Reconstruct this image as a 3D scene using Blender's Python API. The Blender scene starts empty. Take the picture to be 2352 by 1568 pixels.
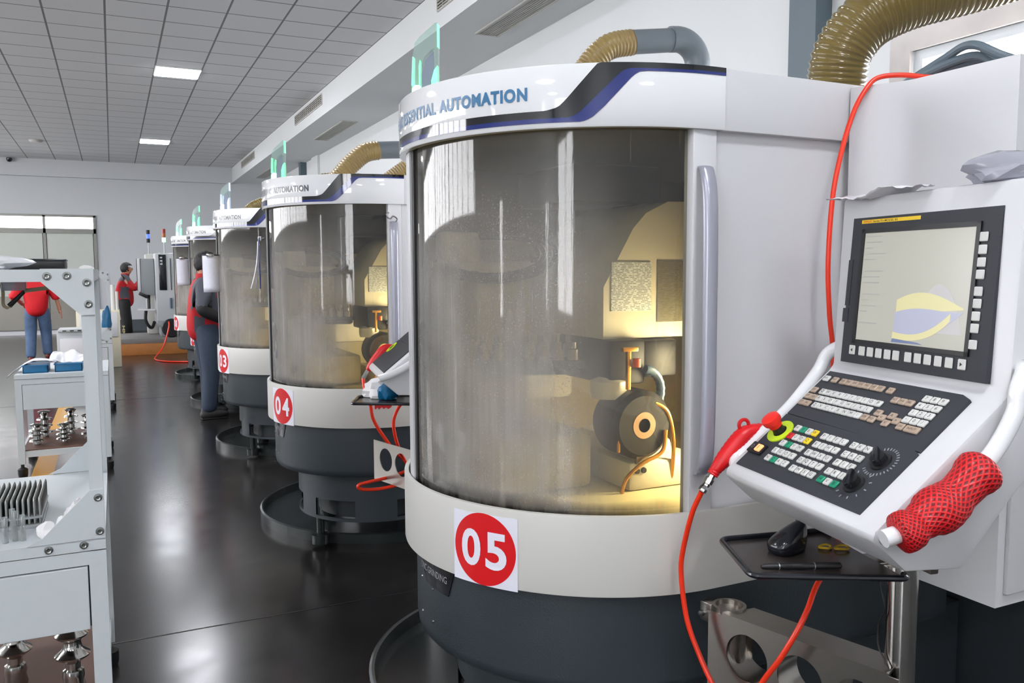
import bpy, bmesh, math, random
from mathutils import Vector, Matrix
PI = math.pi
S = bpy.context.scene
COL = S.collection
random.seed(7)

# ------------------------------------------------------------------ camera
def srgb(r, g, b):
    f = lambda c: (c / 255 / 12.92) if c / 255 <= .04045 else ((c / 255 + .055) / 1.055) ** 2.4
    return (f(r), f(g), f(b), 1)
YAW, PITCH, ROLL, FPX = 0.44535, 0.08524, -0.00395, 1915.8
fw = Vector((math.sin(YAW) * math.cos(PITCH), math.cos(YAW) * math.cos(PITCH), -math.sin(PITCH)))
r0 = Vector((math.cos(YAW), -math.sin(YAW), 0)); u0 = r0.cross(fw)
rt = r0 * math.cos(ROLL) + u0 * math.sin(ROLL); up = -r0 * math.sin(ROLL) + u0 * math.cos(ROLL)
cam = bpy.data.cameras.new('camera'); cam.sensor_width = 36; cam.lens = FPX / 2352 * 36
cam.clip_start = .05; cam.clip_end = 200
camo = bpy.data.objects.new('camera', cam); COL.objects.link(camo)
camo.matrix_world = Matrix(((rt.x, up.x, -fw.x, 0), (rt.y, up.y, -fw.y, 0), (rt.z, up.z, -fw.z, 1.55), (0, 0, 0, 1)))
S.camera = camo
# ------------------------------------------------------------------ view + world + large lights
S.view_settings.view_transform = 'Standard'; S.view_settings.look = 'None'
S.view_settings.gamma = 1; S.view_settings.use_curve_mapping = False
S.view_settings.exposure = 0.29
W = bpy.data.worlds.new('world'); S.world = W; W.use_nodes = True
bg = W.node_tree.nodes['Background']; bg.inputs[0].default_value = (.975, .975, 1, 1); bg.inputs[1].default_value = 13
S.cycles.max_bounces = 10; S.cycles.diffuse_bounces = 5; S.cycles.glossy_bounces = 5
S.cycles.transmission_bounces = 8; S.cycles.transparent_max_bounces = 16
S.cycles.sample_clamp_indirect = 6; S.cycles.caustics_reflective = False; S.cycles.caustics_refractive = False
XL, XR, YB, YE, ZC = -8.0, 3.99, -5.0, 24.05, 4.34
PANEL_E = 62.0

# ------------------------------------------------------------------ materials
def N(nt, t, **k):
    n = nt.nodes.new(t)
    for a, v in k.items(): setattr(n, a, v)
    return n
def newmat(name):
    m = bpy.data.materials.new(name); m.use_nodes = True
    return m, m.node_tree, m.node_tree.nodes['Principled BSDF']
def mat(name, col, rough=.5, metal=0, var=.04, scale=8, spec=.5, bump=0, bscale=60, emit=None, es=0, coat=0):
    m, nt, b = newmat(name); L = nt.links
    c = srgb(*col)
    b.inputs['Roughness'].default_value = rough; b.inputs['Metallic'].default_value = metal
    b.inputs['Specular IOR Level'].default_value = spec; b.inputs['Coat Weight'].default_value = coat
    tc = N(nt, 'ShaderNodeTexCoord')
    no = N(nt, 'ShaderNodeTexNoise'); no.inputs['Scale'].default_value = scale; no.inputs['Detail'].default_value = 4
    L.new(tc.outputs['Object'], no.inputs['Vector'])
    rmp = N(nt, 'ShaderNodeMapRange'); rmp.inputs[3].default_value = 1 - var; rmp.inputs[4].default_value = 1 + var
    L.new(no.outputs['Fac'], rmp.inputs[0])
    mx = N(nt, 'ShaderNodeMix', data_type='RGBA', blend_type='MULTIPLY'); mx.inputs[0].default_value = 1
    mx.inputs[6].default_value = c; L.new(rmp.outputs[0], mx.inputs[7]); L.new(mx.outputs[2], b.inputs['Base Color'])
    if bump:
        n2 = N(nt, 'ShaderNodeTexNoise'); n2.inputs['Scale'].default_value = bscale; n2.inputs['Detail'].default_value = 3
        L.new(tc.outputs['Object'], n2.inputs['Vector'])
        bp = N(nt, 'ShaderNodeBump'); bp.inputs['Strength'].default_value = bump; bp.inputs['Distance'].default_value = .01
        L.new(n2.outputs['Fac'], bp.inputs['Height']); L.new(bp.outputs[0], b.inputs['Normal'])
    if emit:
        b.inputs['Emission Color'].default_value = srgb(*emit); b.inputs['Emission Strength'].default_value = es
    return m
def outer_fresnel(nt, ior):
    # reflection on the outer face only (a thin sheet must not act as a prism on the way out)
    L = nt.links; fr = N(nt, 'ShaderNodeFresnel'); fr.inputs[0].default_value = ior; ge = N(nt, 'ShaderNodeNewGeometry')
    iv = N(nt, 'ShaderNodeMath', operation='SUBTRACT'); iv.inputs[0].default_value = 1; L.new(ge.outputs['Backfacing'], iv.inputs[1])
    mu = N(nt, 'ShaderNodeMath', operation='MULTIPLY'); L.new(fr.outputs[0], mu.inputs[0]); L.new(iv.outputs[0], mu.inputs[1]); return mu
def clear(name, col=(235, 240, 240), rough=.05, tint=.8):
    # thin clear plastic: transparent with fresnel reflection
    m, nt, b = newmat(name); L = nt.links
    nt.nodes.remove(b); out = nt.nodes['Material Output']
    t = N(nt, 'ShaderNodeBsdfTransparent'); t.inputs[0].default_value = srgb(*col)
    g = N(nt, 'ShaderNodeBsdfGlossy'); g.inputs['Roughness'].default_value = rough
    d = N(nt, 'ShaderNodeBsdfDiffuse'); d.inputs[0].default_value = srgb(*col)
    fr = outer_fresnel(nt, 1.5)
    m1 = N(nt, 'ShaderNodeMixShader'); m1.inputs[0].default_value = 1 - tint
    L.new(t.outputs[0], m1.inputs[1]); L.new(d.outputs[0], m1.inputs[2])
    m2 = N(nt, 'ShaderNodeMixShader'); L.new(fr.outputs[0], m2.inputs[0]); L.new(m1.outputs[0], m2.inputs[1]); L.new(g.outputs[0], m2.inputs[2])
    L.new(m2.outputs[0], out.inputs[0])
    return m
M = {}
M['white'] = mat('white_paint', (205, 205, 207), .35, var=.02, scale=3)
M['ivory'] = mat('ivory_paint', (200, 198, 192), .4, var=.02, scale=3)
M['bandwhite'] = mat('glossy_white_panel', (226, 227, 228), .08, var=.01, coat=.5)
M['bandblack'] = mat('glossy_black_film', (16, 17, 22), .06, var=.02, coat=.5)
M['bandblue'] = mat('glossy_blue_film', (28, 42, 112), .06, var=.02, coat=.5)
M['textblue'] = mat('blue_lettering', (52, 110, 152), .3)
M['textgrey'] = mat('grey_lettering', (70, 74, 82), .3)
M['wall'] = mat('wall_paint', (216, 218, 218), .7, var=.02, scale=1.5)
M['endwall'] = mat('end_wall_paint', (192, 194, 196), .7, var=.02, scale=1.5)
M['drum'] = mat('slate_textured_paint', (50, 57, 62), .38, var=.06, scale=12, bump=.12, bscale=220)
M['drumdark'] = mat('dark_slate_paint', (44, 49, 53), .45, var=.06)
M['tray'] = mat('oily_dark_steel', (44, 49, 50), .22, metal=.2, var=.15, scale=5)
M['black'] = mat('black_plastic', (20, 21, 23), .4, var=.1)
M['blackg'] = mat('glossy_black_plastic', (24, 26, 32), .15, var=.1)
M['rubber'] = mat('black_rubber', (16, 16, 17), .5, var=.1)
M['chrome'] = mat('polished_steel', (190, 188, 184), .14, metal=1, var=.03)
M['steel'] = mat('brushed_stainless', (168, 163, 156), .28, metal=1, var=.08, scale=20)
M['alu'] = mat('satin_aluminium', (168, 168, 172), .35, metal=.7, var=.03)
M['handle'] = mat('satin_grey_handle', (165, 166, 178), .3, metal=.35, var=.02)
M['zinc'] = mat('zinc_bolt', (150, 152, 150), .3, metal=1, var=.1)
M['red'] = mat('red_plastic', (196, 22, 26), .4, var=.1)
M['sign'] = mat('red_print', (206, 20, 26), .35, var=.02)
M['paper'] = mat('white_paper', (222, 222, 232), .6, var=.02)
M['hose'] = mat('red_air_hose', (232, 52, 22), .3, var=.03)
M['cart'] = mat('grey_cart_enamel', (196, 202, 204), .38, var=.02, scale=4)
M['bin'] = mat('blue_plastic_bin', (8, 96, 138), .4, var=.05)
M['board'] = mat('brown_board', (92, 62, 48), .6, var=.15, scale=14)
M['tissue'] = mat('white_tissue', (232, 230, 230), .8, var=.04)
M['cream'] = mat('cream_enamel', (214, 206, 182), .35, var=.04)
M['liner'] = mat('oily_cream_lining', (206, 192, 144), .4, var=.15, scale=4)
M['linershade'] = mat('oily_shaded_lining', (60, 56, 48), .4, var=.15, scale=4)  # oily lining with the unlit shade put into its colour
M['grind'] = mat('black_grinding_guard', (13, 12, 11), .5, var=.2, spec=.3)
M['tan'] = mat('tan_ring', (158, 124, 88), .5, var=.1)
M['brass'] = mat('brass_nozzle', (206, 150, 60), .3, metal=.8, var=.1)
M['orange'] = mat('orange_joint', (230, 90, 30), .4)
M['bluehose'] = mat('blue_coolant_hose', (70, 92, 112), .4, var=.1)
M['greyplastic'] = mat('grey_pvc', (98, 106, 112), .35, var=.05)
M['consolegrey'] = mat('anthracite_keypad', (54, 56, 61), .55, var=.04, spec=.3, bump=.05, bscale=400)
M['keywhite'] = mat('ivory_key', (206, 206, 202), .5, var=.04)
M['keybeige'] = mat('beige_key', (172, 152, 134), .5, var=.06)
M['keygreen'] = mat('green_key', (18, 140, 104), .5, var=.04)
M['keyyellow'] = mat('yellow_key', (232, 200, 40), .5, var=.04)
M['keyred'] = mat('red_key', (206, 36, 40), .5, var=.04)
M['ink'] = mat('black_ink', (24, 24, 26), .5)
M['greyink'] = mat('grey_print', (150, 152, 156), .6)
M['estopyel'] = mat('yellow_green_ring', (196, 226, 44), .4)
M['estop'] = mat('red_mushroom', (232, 44, 34), .3)
M['lit'] = mat('lit_rocker', (255, 170, 120), .4, emit=(255, 140, 80), es=1.2)
M['yellow'] = mat('yellow_strip', (244, 204, 30), .4)
M['orangeink'] = mat('red_ink', (214, 60, 30), .5)
M['ringyel'] = mat('yellow_rubber', (196, 160, 30), .5)
M['column'] = mat('blue_grey_steel_paint', (84, 98, 106), .5, var=.03)
M['marble'] = mat('veined_marble', (196, 189, 184), .25, var=.5, scale=2.2)
M['winframe'] = mat('window_frame_grey', (206, 210, 212), .4)
M['doorframe'] = mat('aged_aluminium_frame', (130, 130, 124), .35, metal=.4, var=.08)
M['frost'] = mat('frosted_pane', (186, 190, 182), .35, var=.03)
M['lowpanel'] = mat('brushed_door_panel', (138, 134, 126), .3, metal=.3, var=.12, scale=2)
M['skirt'] = mat('dark_skirting', (70, 78, 82), .5)
M['wood'] = mat('orange_timber', (164, 104, 48), .6, var=.2, scale=10)
M['greytop'] = mat('grey_deck', (110, 108, 106), .6, var=.1)
M['grille'] = mat('vent_grille', (186, 184, 178), .5)
M['grilledark'] = mat('vent_dark', (58, 52, 46), .7)
M['panel_led'] = mat('led_panel', (255, 255, 255), .5, emit=(246, 248, 255), es=PANEL_E)
M['frameled'] = mat('led_frame', (235, 235, 235), .4)
M['green_led'] = mat('green_led', (160, 255, 210), .4, emit=(165, 255, 210), es=3.5)
M['green_glow'] = mat('green_lit_edge', (110, 240, 180), .3, emit=(150, 240, 195), es=.6)
M['white_led'] = mat('white_led', (240, 240, 255), .4, emit=(225, 225, 255), es=6)
M['white_glow'] = mat('white_lit_edge', (210, 215, 240), .3, emit=(200, 205, 245), es=.5)
M['finblue'] = clear('smoky_acrylic', (186, 194, 208), .08, .6)
M['acryl'] = clear('clear_acrylic', (226, 238, 234), .05, .82)
M['pane'] = clear('window_pane', (250, 250, 250), .03, .97)
M['film'] = clear('clear_plastic_film', (196, 196, 206), .2, .5)
M['bagplastic'] = clear('white_plastic_bag', (240, 240, 244), .3, .18)
M['tube'] = clear('clear_tube', (232, 236, 236), .06, .8)
M['bluelight'] = mat('blue_lens', (40, 50, 255), .3, emit=(40, 60, 255), es=5)
M['redlens'] = mat('red_lens', (150, 24, 16), .3)
M['amberlens'] = mat('amber_lens', (170, 90, 20), .3)
M['greenlens'] = mat('green_lens', (140, 255, 210), .3, emit=(120, 255, 200), es=4)
M['warm_led'] = mat('warm_lamp', (255, 236, 180), .4, emit=(255, 222, 140), es=9)
M['skin'] = mat('skin', (188, 134, 108), .5, var=.05)
M['hair'] = mat('black_hair', (18, 16, 17), .6, var=.2, scale=40, bump=.4, bscale=120)
M['jred'] = mat('red_jacket', (178, 16, 26), .7, var=.12, scale=14, bump=.2, bscale=30)
M['jgrey'] = mat('charcoal_jacket_panel', (70, 72, 82), .7, var=.1, scale=14)
M['jblack'] = mat('black_sleeve', (22, 22, 24), .6, var=.1)
M['redhood'] = mat('bright_red_sweater', (202, 10, 26), .75, var=.12, scale=14, bump=.25, bscale=26)
M['denim'] = mat('dark_denim', (46, 58, 76), .75, var=.2, scale=20, bump=.2, bscale=40)
M['denim2'] = mat('faded_denim', (74, 96, 128), .75, var=.35, scale=10, bump=.2, bscale=40)
M['blackcloth'] = mat('black_cloth', (16, 16, 18), .7, var=.2)
M['shoe'] = mat('black_shoe', (26, 26, 26), .5)
M['shoebrown'] = mat('brown_shoe', (104, 36, 28), .5)
M['gold'] = mat('pale_print', (214, 200, 150), .6)
M['fargrey'] = mat('far_machine_grey', (176, 180, 182), .4)
M['fardark'] = mat('far_machine_mid_grey', (140, 144, 146), .4)
M['redpaint'] = mat('red_paint', (190, 24, 30), .6, var=.25, scale=60)

def hosemat(name, c1, c2, alpha, rough):
    # ribbed spiral hose: translucent wall colour
    m, nt, b = newmat(name); L = nt.links
    b.inputs['Roughness'].default_value = rough
    tc = N(nt, 'ShaderNodeTexCoord'); no = N(nt, 'ShaderNodeTexNoise'); no.inputs['Scale'].default_value = 9
    L.new(tc.outputs['Object'], no.inputs[0])
    mx = N(nt, 'ShaderNodeMix', data_type='RGBA'); mx.inputs[6].default_value = srgb(*c1); mx.inputs[7].default_value = srgb(*c2)
    L.new(no.outputs['Fac'], mx.inputs[0]); L.new(mx.outputs[2], b.inputs['Base Color'])
    return m
M['hosebrown'] = hosemat('brown_spiral_hose', (96, 82, 40), (112, 96, 52), 1, .16)
M['hosetan'] = hosemat('tan_spiral_hose', (150, 128, 76), (126, 104, 62), 1, .3)

def ceiling_mat():
    m, nt, b = newmat('ceiling_tiles'); L = nt.links
    tc = N(nt, 'ShaderNodeTexCoord'); sx = N(nt, 'ShaderNodeSeparateXYZ'); L.new(tc.outputs['Object'], sx.inputs[0])
    def line(sock, off):
        a = N(nt, 'ShaderNodeMath', operation='ADD'); a.inputs[1].default_value = off; L.new(sock, a.inputs[0])
        d = N(nt, 'ShaderNodeMath', operation='DIVIDE'); d.inputs[1].default_value = .6; L.new(a.outputs[0], d.inputs[0])
        f = N(nt, 'ShaderNodeMath', operation='FRACT'); L.new(d.outputs[0], f.inputs[0])
        s = N(nt, 'ShaderNodeMath', operation='SUBTRACT'); s.inputs[1].default_value = .5; L.new(f.outputs[0], s.inputs[0])
        ab = N(nt, 'ShaderNodeMath', operation='ABSOLUTE'); L.new(s.outputs[0], ab.inputs[0])
        g = N(nt, 'ShaderNodeMath', operation='GREATER_THAN'); g.inputs[1].default_value = .482; L.new(ab.outputs[0], g.inputs[0])
        return g.outputs[0]
    lx = line(sx.outputs[0], 60 - .04); ly = line(sx.outputs[1], 60 - .15)
    mxm = N(nt, 'ShaderNodeMath', operation='MAXIMUM'); L.new(lx, mxm.inputs[0]); L.new(ly, mxm.inputs[1])
    no = N(nt, 'ShaderNodeTexNoise'); no.inputs['Scale'].default_value = 90; L.new(tc.outputs['Object'], no.inputs[0])
    mr = N(nt, 'ShaderNodeMapRange'); mr.inputs[3].default_value = .96; mr.inputs[4].default_value = 1.04; L.new(no.outputs['Fac'], mr.inputs[0])
    t = N(nt, 'ShaderNodeMix', data_type='RGBA', blend_type='MULTIPLY'); t.inputs[0].default_value = 1
    t.inputs[6].default_value = srgb(216, 216, 217); L.new(mr.outputs[0], t.inputs[7])
    mx = N(nt, 'ShaderNodeMix', data_type='RGBA'); L.new(mxm.outputs[0], mx.inputs[0]); L.new(t.outputs[2], mx.inputs[6]); mx.inputs[7].default_value = srgb(118, 118, 120)
    L.new(mx.outputs[2], b.inputs['Base Color']); b.inputs['Roughness'].default_value = .75
    return m
M['ceiling'] = ceiling_mat()

def floor_mat():
    m, nt, b = newmat('polished_dark_concrete'); L = nt.links
    tc = N(nt, 'ShaderNodeTexCoord')
    n1 = N(nt, 'ShaderNodeTexNoise'); n1.inputs['Scale'].default_value = .8; n1.inputs['Detail'].default_value = 7; n1.inputs['Roughness'].default_value = .65
    n2 = N(nt, 'ShaderNodeTexNoise'); n2.inputs['Scale'].default_value = 160; n2.inputs['Detail'].default_value = 2
    n3 = N(nt, 'ShaderNodeTexNoise'); n3.inputs['Scale'].default_value = 5; n3.inputs['Detail'].default_value = 5
    for n in (n1, n2, n3): L.new(tc.outputs['Object'], n.inputs[0])
    cr = N(nt, 'ShaderNodeValToRGB'); cr.color_ramp.elements[0].color = srgb(26, 25, 25); cr.color_ramp.elements[1].color = srgb(44, 43, 42)
    cr.color_ramp.elements[0].position = .35; cr.color_ramp.elements[1].position = .68
    L.new(n1.outputs['Fac'], cr.inputs[0])
    mr = N(nt, 'ShaderNodeMapRange'); mr.inputs[3].default_value = .8; mr.inputs[4].default_value = 1.2; L.new(n2.outputs['Fac'], mr.inputs[0])
    mx = N(nt, 'ShaderNodeMix', data_type='RGBA', blend_type='MULTIPLY'); mx.inputs[0].default_value = 1; L.new(cr.outputs[0], mx.inputs[6]); L.new(mr.outputs[0], mx.inputs[7])
    L.new(mx.outputs[2], b.inputs['Base Color'])
    rr = N(nt, 'ShaderNodeMapRange'); rr.inputs[3].default_value = .13; rr.inputs[4].default_value = .27; L.new(n3.outputs['Fac'], rr.inputs[0]); L.new(rr.outputs[0], b.inputs['Roughness'])
    b.inputs['Specular IOR Level'].default_value = .24
    bp = N(nt, 'ShaderNodeBump'); bp.inputs['Strength'].default_value = .05; bp.inputs['Distance'].default_value = .01
    L.new(n3.outputs['Fac'], bp.inputs['Height']); L.new(bp.outputs[0], b.inputs['Normal'])
    return m
M['floor'] = floor_mat()

def door_glass_mat():
    # curved polycarbonate with dried coolant mist, runs and clean wiped patch
    m, nt, b = newmat('misted_door_glazing'); L = nt.links
    nt.nodes.remove(b); out = nt.nodes['Material Output']
    tc = N(nt, 'ShaderNodeTexCoord')
    mp = N(nt, 'ShaderNodeMapping'); mp.inputs['Scale'].default_value = (26, 26, .9); L.new(tc.outputs['Object'], mp.inputs[0])
    st = N(nt, 'ShaderNodeTexNoise'); st.inputs['Scale'].default_value = 1; st.inputs['Detail'].default_value = 5; st.inputs['Roughness'].default_value = .65
    L.new(mp.outputs[0], st.inputs[0])
    dn = N(nt, 'ShaderNodeTexNoise'); dn.inputs['Scale'].default_value = 260; dn.inputs['Detail'].default_value = 2; L.new(tc.outputs['Object'], dn.inputs[0])
    bn = N(nt, 'ShaderNodeTexNoise'); bn.inputs['Scale'].default_value = 3.2; bn.inputs['Detail'].default_value = 3; L.new(tc.outputs['Object'], bn.inputs[0])
    sx = N(nt, 'ShaderNodeSeparateXYZ'); L.new(tc.outputs['Object'], sx.inputs[0])
    left = N(nt, 'ShaderNodeMapRange', interpolation_type='SMOOTHSTEP'); left.inputs[1].default_value = -.36; left.inputs[2].default_value = -.20
    left.inputs[3].default_value = 1; left.inputs[4].default_value = .05; L.new(sx.outputs[0], left.inputs[0])
    top = N(nt, 'ShaderNodeMapRange', interpolation_type='SMOOTHSTEP'); top.inputs[1].default_value = 1.45; top.inputs[2].default_value = 1.88
    top.inputs[3].default_value = 1; top.inputs[4].default_value = .1; L.new(sx.outputs[2], top.inputs[0])
    def mr(sock, a, bb, c, d):
        n = N(nt, 'ShaderNodeMapRange'); n.inputs[1].default_value = a; n.inputs[2].default_value = bb; n.inputs[3].default_value = c; n.inputs[4].default_value = d
        L.new(sock, n.inputs[0]); return n.outputs[0]
    def mul(a, bb):
        n = N(nt, 'ShaderNodeMath', operation='MULTIPLY'); L.new(a, n.inputs[0])
        if isinstance(bb, float): n.inputs[1].default_value = bb
        else: L.new(bb, n.inputs[1])
        return n.outputs[0]
    def add(a, bb):
        n = N(nt, 'ShaderNodeMath', operation='ADD', use_clamp=True); L.new(a, n.inputs[0])
        if isinstance(bb, float): n.inputs[1].default_value = bb
        else: L.new(bb, n.inputs[1])
        return n.outputs[0]
    film = mul(mul(left.outputs[0], top.outputs[0]), mr(bn.outputs['Fac'], .3, .7, .24, .56))
    film = mul(film, mr(st.outputs['Fac'], .3, .7, .75, 1.2))
    drops = mul(mr(dn.outputs['Fac'], .62, .7, 0, .22), left.outputs[0])
    runs = mr(st.outputs['Fac'], .66, .74, 0, .3)
    fac = add(add(add(film, drops), runs), .04)
    t = N(nt, 'ShaderNodeBsdfTransparent'); t.inputs[0].default_value = (.80, .79, .74, 1)
    d = N(nt, 'ShaderNodeBsdfDiffuse'); d.inputs[0].default_value = srgb(176, 172, 168)
    tl = N(nt, 'ShaderNodeBsdfTranslucent'); tl.inputs[0].default_value = srgb(172, 172, 172)
    dm = N(nt, 'ShaderNodeMixShader'); dm.inputs[0].default_value = .12; L.new(d.outputs[0], dm.inputs[1]); L.new(tl.outputs[0], dm.inputs[2])
    m1 = N(nt, 'ShaderNodeMixShader'); L.new(fac, m1.inputs[0]); L.new(t.outputs[0], m1.inputs[1]); L.new(dm.outputs[0], m1.inputs[2])
    g = N(nt, 'ShaderNodeBsdfGlossy'); g.inputs['Roughness'].default_value = .035
    bp = N(nt, 'ShaderNodeBump'); bp.inputs['Strength'].default_value = .05; bp.inputs['Distance'].default_value = .004; L.new(st.outputs['Fac'], bp.inputs['Height'])
    L.new(bp.outputs[0], g.inputs['Normal'])
    fr = outer_fresnel(nt, 1.55)
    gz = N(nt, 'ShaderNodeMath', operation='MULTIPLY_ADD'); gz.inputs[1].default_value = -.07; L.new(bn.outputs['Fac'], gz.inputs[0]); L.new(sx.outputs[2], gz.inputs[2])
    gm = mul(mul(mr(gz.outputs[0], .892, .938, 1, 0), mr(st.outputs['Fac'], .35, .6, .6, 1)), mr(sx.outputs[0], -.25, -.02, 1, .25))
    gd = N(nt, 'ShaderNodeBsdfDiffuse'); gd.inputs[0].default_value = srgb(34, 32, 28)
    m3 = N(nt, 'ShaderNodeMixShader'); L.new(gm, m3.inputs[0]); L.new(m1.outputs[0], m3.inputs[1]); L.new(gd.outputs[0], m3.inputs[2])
    m2 = N(nt, 'ShaderNodeMixShader'); L.new(fr.outputs[0], m2.inputs[0]); L.new(m3.outputs[0], m2.inputs[1]); L.new(g.outputs[0], m2.inputs[2])
    L.new(m2.outputs[0], out.inputs[0])
    return m
M['doorglass'] = door_glass_mat()

def netmat():
    m, nt, b = newmat('red_netting'); L = nt.links
    tc = N(nt, 'ShaderNodeTexCoord'); mp = N(nt, 'ShaderNodeMapping'); mp.inputs['Scale'].default_value = (1, 1, 1)
    L.new(tc.outputs['UV'], mp.inputs[0])
    sx = N(nt, 'ShaderNodeSeparateXYZ'); L.new(mp.outputs[0], sx.inputs[0])
    def diag(sg):
        a = N(nt, 'ShaderNodeMath', operation='MULTIPLY'); a.inputs[1].default_value = 22; L.new(sx.outputs[0], a.inputs[0])
        c = N(nt, 'ShaderNodeMath', operation='MULTIPLY_ADD'); c.inputs[1].default_value = sg * 20; L.new(sx.outputs[1], c.inputs[0]); L.new(a.outputs[0], c.inputs[2])
        f = N(nt, 'ShaderNodeMath', operation='FRACT'); L.new(c.outputs[0], f.inputs[0])
        t = N(nt, 'ShaderNodeMath', operation='SUBTRACT'); t.inputs[1].default_value = .5; L.new(f.outputs[0], t.inputs[0])
        u = N(nt, 'ShaderNodeMath', operation='ABSOLUTE'); L.new(t.outputs[0], u.inputs[0]); return u.outputs[0]
    w = N(nt, 'ShaderNodeMath', operation='MAXIMUM'); L.new(diag(1), w.inputs[0]); L.new(diag(-1), w.inputs[1])
    cr = N(nt, 'ShaderNodeValToRGB'); cr.color_ramp.elements[0].color = srgb(112, 6, 12); cr.color_ramp.elements[1].color = srgb(212, 20, 28)
    cr.color_ramp.elements[0].position = .26; cr.color_ramp.elements[1].position = .36
    L.new(w.outputs[0], cr.inputs[0]); L.new(cr.outputs[0], b.inputs['Base Color']); b.inputs['Roughness'].default_value = .4
    bp = N(nt, 'ShaderNodeBump'); bp.inputs['Strength'].default_value = .7; bp.inputs['Distance'].default_value = .004
    L.new(w.outputs[0], bp.inputs['Height']); L.new(bp.outputs[0], b.inputs['Normal'])
    return m
M['net'] = netmat()

def notice_mat(name, base, ink):
    m, nt, b = newmat(name); L = nt.links
    tc = N(nt, 'ShaderNodeTexCoord'); sx = N(nt, 'ShaderNodeSeparateXYZ'); L.new(tc.outputs['Object'], sx.inputs[0])
    mu = N(nt, 'ShaderNodeMath', operation='MULTIPLY'); mu.inputs[1].default_value = 220; L.new(sx.outputs[2], mu.inputs[0])
    fl = N(nt, 'ShaderNodeMath', operation='FLOOR'); L.new(mu.outputs[0], fl.inputs[0])
    fr = N(nt, 'ShaderNodeMath', operation='FRACT'); L.new(mu.outputs[0], fr.inputs[0])
    cb = N(nt, 'ShaderNodeCombineXYZ'); L.new(fl.outputs[0], cb.inputs[2])
    xm = N(nt, 'ShaderNodeMath', operation='MULTIPLY'); xm.inputs[1].default_value = 60; L.new(sx.outputs[0], xm.inputs[0]); L.new(xm.outputs[0], cb.inputs[0])
    no = N(nt, 'ShaderNodeTexNoise'); no.inputs['Scale'].default_value = 1.7; L.new(cb.outputs[0], no.inputs[0])
    a = N(nt, 'ShaderNodeMath', operation='LESS_THAN'); a.inputs[1].default_value = .45; L.new(fr.outputs[0], a.inputs[0])
    c = N(nt, 'ShaderNodeMath', operation='GREATER_THAN'); c.inputs[1].default_value = .47; L.new(no.outputs['Fac'], c.inputs[0])
    k = N(nt, 'ShaderNodeMath', operation='MULTIPLY'); L.new(a.outputs[0], k.inputs[0]); L.new(c.outputs[0], k.inputs[1])
    mx = N(nt, 'ShaderNodeMix', data_type='RGBA'); L.new(k.outputs[0], mx.inputs[0]); mx.inputs[6].default_value = srgb(*base); mx.inputs[7].default_value = srgb(*ink)
    L.new(mx.outputs[2], b.inputs['Base Color']); b.inputs['Roughness'].default_value = .5
    return m
M['notice'] = notice_mat('printed_notice', (214, 218, 214), (120, 124, 124))
M['noticedark'] = notice_mat('printed_dark_plate', (112, 106, 82), (84, 80, 62))
M['form'] = notice_mat('printed_form', (226, 226, 236), (212, 213, 226))

def screen_mat():
    # LCD that shows a pale simulation page: picture is what the display itself emits
    m, nt, b = newmat('lcd_picture'); L = nt.links
    b.inputs['Base Color'].default_value = srgb(120, 120, 114); b.inputs['Roughness'].default_value = .25
    uv = N(nt, 'ShaderNodeTexCoord'); sx = N(nt, 'ShaderNodeSeparateXYZ'); L.new(uv.outputs['UV'], sx.inputs[0])
    b.inputs['Emission Color'].default_value = srgb(232, 230, 216); b.inputs['Emission Strength'].default_value = .34
    return m
M['lcd'] = screen_mat()
M['lcdtext'] = mat('lcd_grey_text', (140, 140, 136), .3, emit=(196, 194, 186), es=.24)
M['lcdyellow'] = mat('lcd_yellow', (170, 164, 120), .3, emit=(238, 230, 178), es=.36)
M['lcdblue'] = mat('lcd_blue', (140, 142, 160), .3, emit=(192, 196, 214), es=.34)
M['lcdpale'] = mat('lcd_pale', (130, 128, 130), .3, emit=(222, 218, 218), es=.38)
M['lcdnavy'] = mat('lcd_navy', (90, 100, 130), .3, emit=(120, 136, 180), es=.3)

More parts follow.
